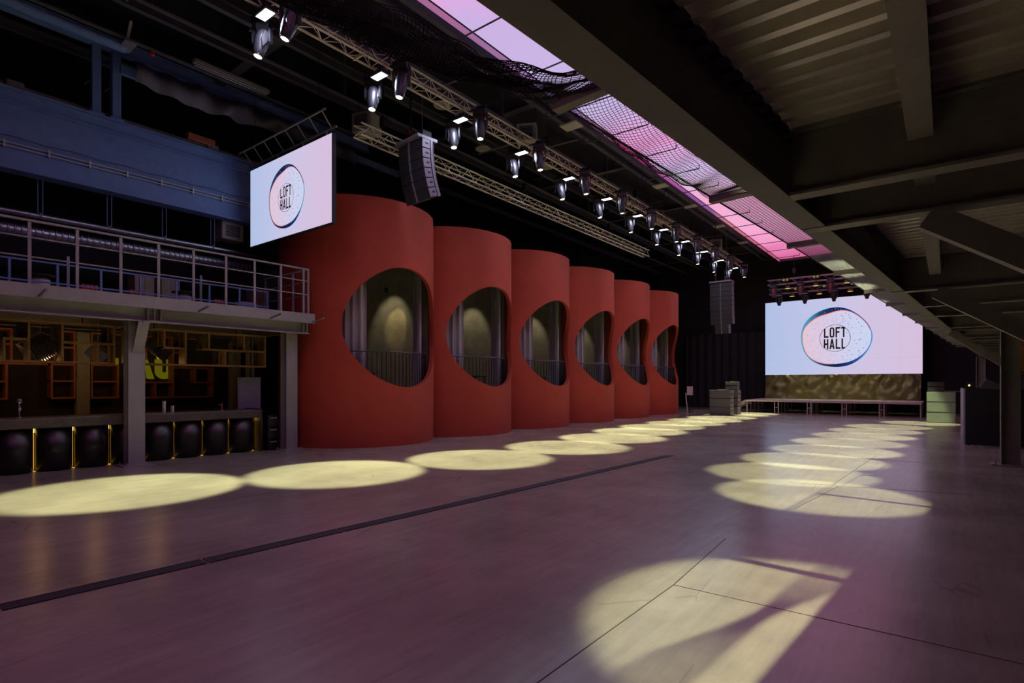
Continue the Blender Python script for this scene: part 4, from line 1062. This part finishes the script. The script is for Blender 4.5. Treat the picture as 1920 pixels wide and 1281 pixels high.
# mesh strip outside the gallery edge: frame bars and netting
PO, PI, ZM = 2.02, 1.12, 3.36
ms = thing('edge_netting', 'dark wire netting strip on steel outriggers along the gallery edge', 'netting', (0,0,0))
T0 = 2.6; DT = 2.25
for k in range(14):
    tt = T0+DT*k
    MB().bar(MP(tt,PO,ZM-.03), MP(tt,PI-.05,ZM-.03), .07, .06).build('outrigger', 'steel_dark', ms)
for tt0 in (T0,): MB().tube([MP(tt0,PO,ZM), MP(T0+DT*13,PO,ZM)], .008, 6).build('edge_rope', 'net', ms)
# coarse sagging net between the first two outriggers and behind
def net(fn, nu, nv, r, name, parent, m='net', skip=1):
    mb = MB()
    for j in range(nv+1): mb.tube([fn(i/nu, j/nv) for i in range(nu+1)], r*1.0, 3, False)
    for i in range(nu+1): mb.tube([fn(i/nu, j/nv) for j in range(nv+1)], r*1.0, 3, False)
    return tag(mb.build(name, m, parent), kind='stuff')
def netB(u, v):
    tt = T0+.04+(DT-.08)*u; sag = math.sin(math.pi*u)
    vv = v**(1.0+.8*sag)
    p = PO-(PO-PI)*vv
    return MP(tt, p, ZM-.02-.10*sag*math.sin(math.pi*min(1, v*1.1))-.06*sag*v+.012*math.sin(u*31+v*9))
net(netB, 84, 34, .0017, 'net_panel', ms)
def netB2(u, v):   # gathered fold of spare net hanging against the beam
    tt = T0+.5+(DT-.2)*u
    p = 1.50-.30*u+.14*(v-.5)*(1+.5*math.sin(u*9))
    return MP(tt, p, ZM-.07-.09*math.sin(math.pi*u)-.05*math.sin(v*7+u*6)+.01*math.sin(u*57))
net(netB2, 90, 26, .0022, 'net_fold', ms)
def lerp_tab(tab, t_):
    for (a, va), (b_, vb) in zip(tab[:-1], tab[1:]):
        if t_ >= b_: return va+(vb-va)*(a-t_)/(a-b_)
    return tab[-1][1]
IN = [(2.56,1.12),(2.44,1.5),(2.36,1.74),(2.18,1.84),(2.05,1.94),(1.75,1.97),(1.2,2.06),(.4,2.18)]
OUT = [(2.56,2.03),(2.07,2.10),(1.75,2.15),(1.35,2.2),(1.1,2.24),(.4,2.34)]
def netA(u, v):    # spare net pulled back towards the camera and bunched along its outer rope
    tt = T0-.04-2.1*u
    p_in = lerp_tab(IN, tt); p_out = lerp_tab(OUT, tt)
    p = p_out+(p_in-p_out)*v+.02*math.sin(v*23+u*17)*min(1,u*6)
    return MP(tt, p, ZM-.03-.10*math.sin(math.pi*min(1,u*.9))*math.sin(math.pi*v)-.035*math.sin(v*19+u*7)*min(1,u*5)+.012*math.sin(u*41+v*13))
net(netA, 110, 48, .0027, 'net_swag', ms)
# fine mesh panels farther along, one shared mesh
NU, NV = 80, 30
fm = MB()
for j in range(NV+1):
    p = PO-(PO-PI)*j/NV; fm.tube([MP(0,p,0), MP(DT,p,0)], .0022, 3, False)
for i in range(NU+1): fm.tube([MP(DT*i/NU,PO,0), MP(DT*i/NU,PI,0)], .0022, 3, False)
fme = fm.mesh('mesh_panel', 'mesh_grey')
for k in range(1, 13):
    o = bpy.data.objects.new('mesh_panel', fme); col.objects.link(o); o.parent = ms; o.location = MP(T0+DT*k,0,ZM); o['kind'] = 'stuff'

# ------------------------------------------------------------------ right hand floor things
bo = thing('mixing_booth', 'large dark mixing desk booth with pale side panel under the gallery', 'booth', (0.36, 19.75, 0))
MB().box(0,.04,.0,4.3,0,1.53).build('side_panel', 'booth', bo)
MB().box(.04,3.4,0,.05,0,1.53).build('front_panel', 'black', bo)
MB().box(.04,3.4,4.25,4.3,0,1.53).build('back_panel', 'black', bo)
MB().box(3.36,3.4,.05,4.25,0,1.53).build('side_panel', 'black', bo)
MB().box(.04,3.36,.05,4.25,.85,.9).build('desk_top', 'black', bo)
t = thing('desk_monitor', 'tilted monitor standing in the mixing booth', 'monitor', (.95, 21.8, .9))
MB().bar((0,0,.55),(.16,.05,.82),.42,.03,(0,1,0)).build('screen', 'zinc', t); MB().box(-.02,.02,-.02,.02,.02,.6).build('stand', 'black', t); MB().box(-.12,.12,-.1,.1,0,.02).build('foot', 'black', t)
t = thing('far_lamp', 'tiny warm glowing lamp on the dark far wall under the gallery', 'lamp', (.95, 38.95, 1.56))
MB().lathe([(.0,-.05),(.035,-.03),(.045,.0),(.03,.04),(.0,.05)], 12, caps=False).build('bulb', 'bulb', t, smooth=True); MB().box(-.03,.03,.0,.05,-.08,-.04).build('socket', 'black', t)
# railing and second rack just behind the right hand column
gt = thing('bar_gate', 'low grey gate of vertical bars beside the right steel column', 'gate', (1.24, 15.0, 0))
MB().box(0,1.5,-.06,.3,.92,1.02).build('top_board', 'booth', gt)
for k in range(12): MB().tube([(.04+.12*k,.0,.02),(.04+.12*k,.0,.92)], .022, 8).build('gate_bar', 'alu_dull', gt)
MB().box(0,1.5,-.03,.03,0,.03).build('bottom_rail', 'steel_dark', gt)
gl = MB().box(.02,1.4,.2,.21,.05,.07).build('floor_strip', 'strip_warm', gt)
frame_rack('wood_rack', 'orange wooden rack hanging behind the right steel column', 3.1, 1.8, [(17.6,1.95,2.7),(18.3,1.95,2.7),(19.0,1.95,2.7)], [(1.95,17.58,19.02),(2.32,17.58,19.02),(2.7,17.58,19.02)], 'wood_orange', hang=[(17.8,2.7,3.2),(18.8,2.7,3.2)])
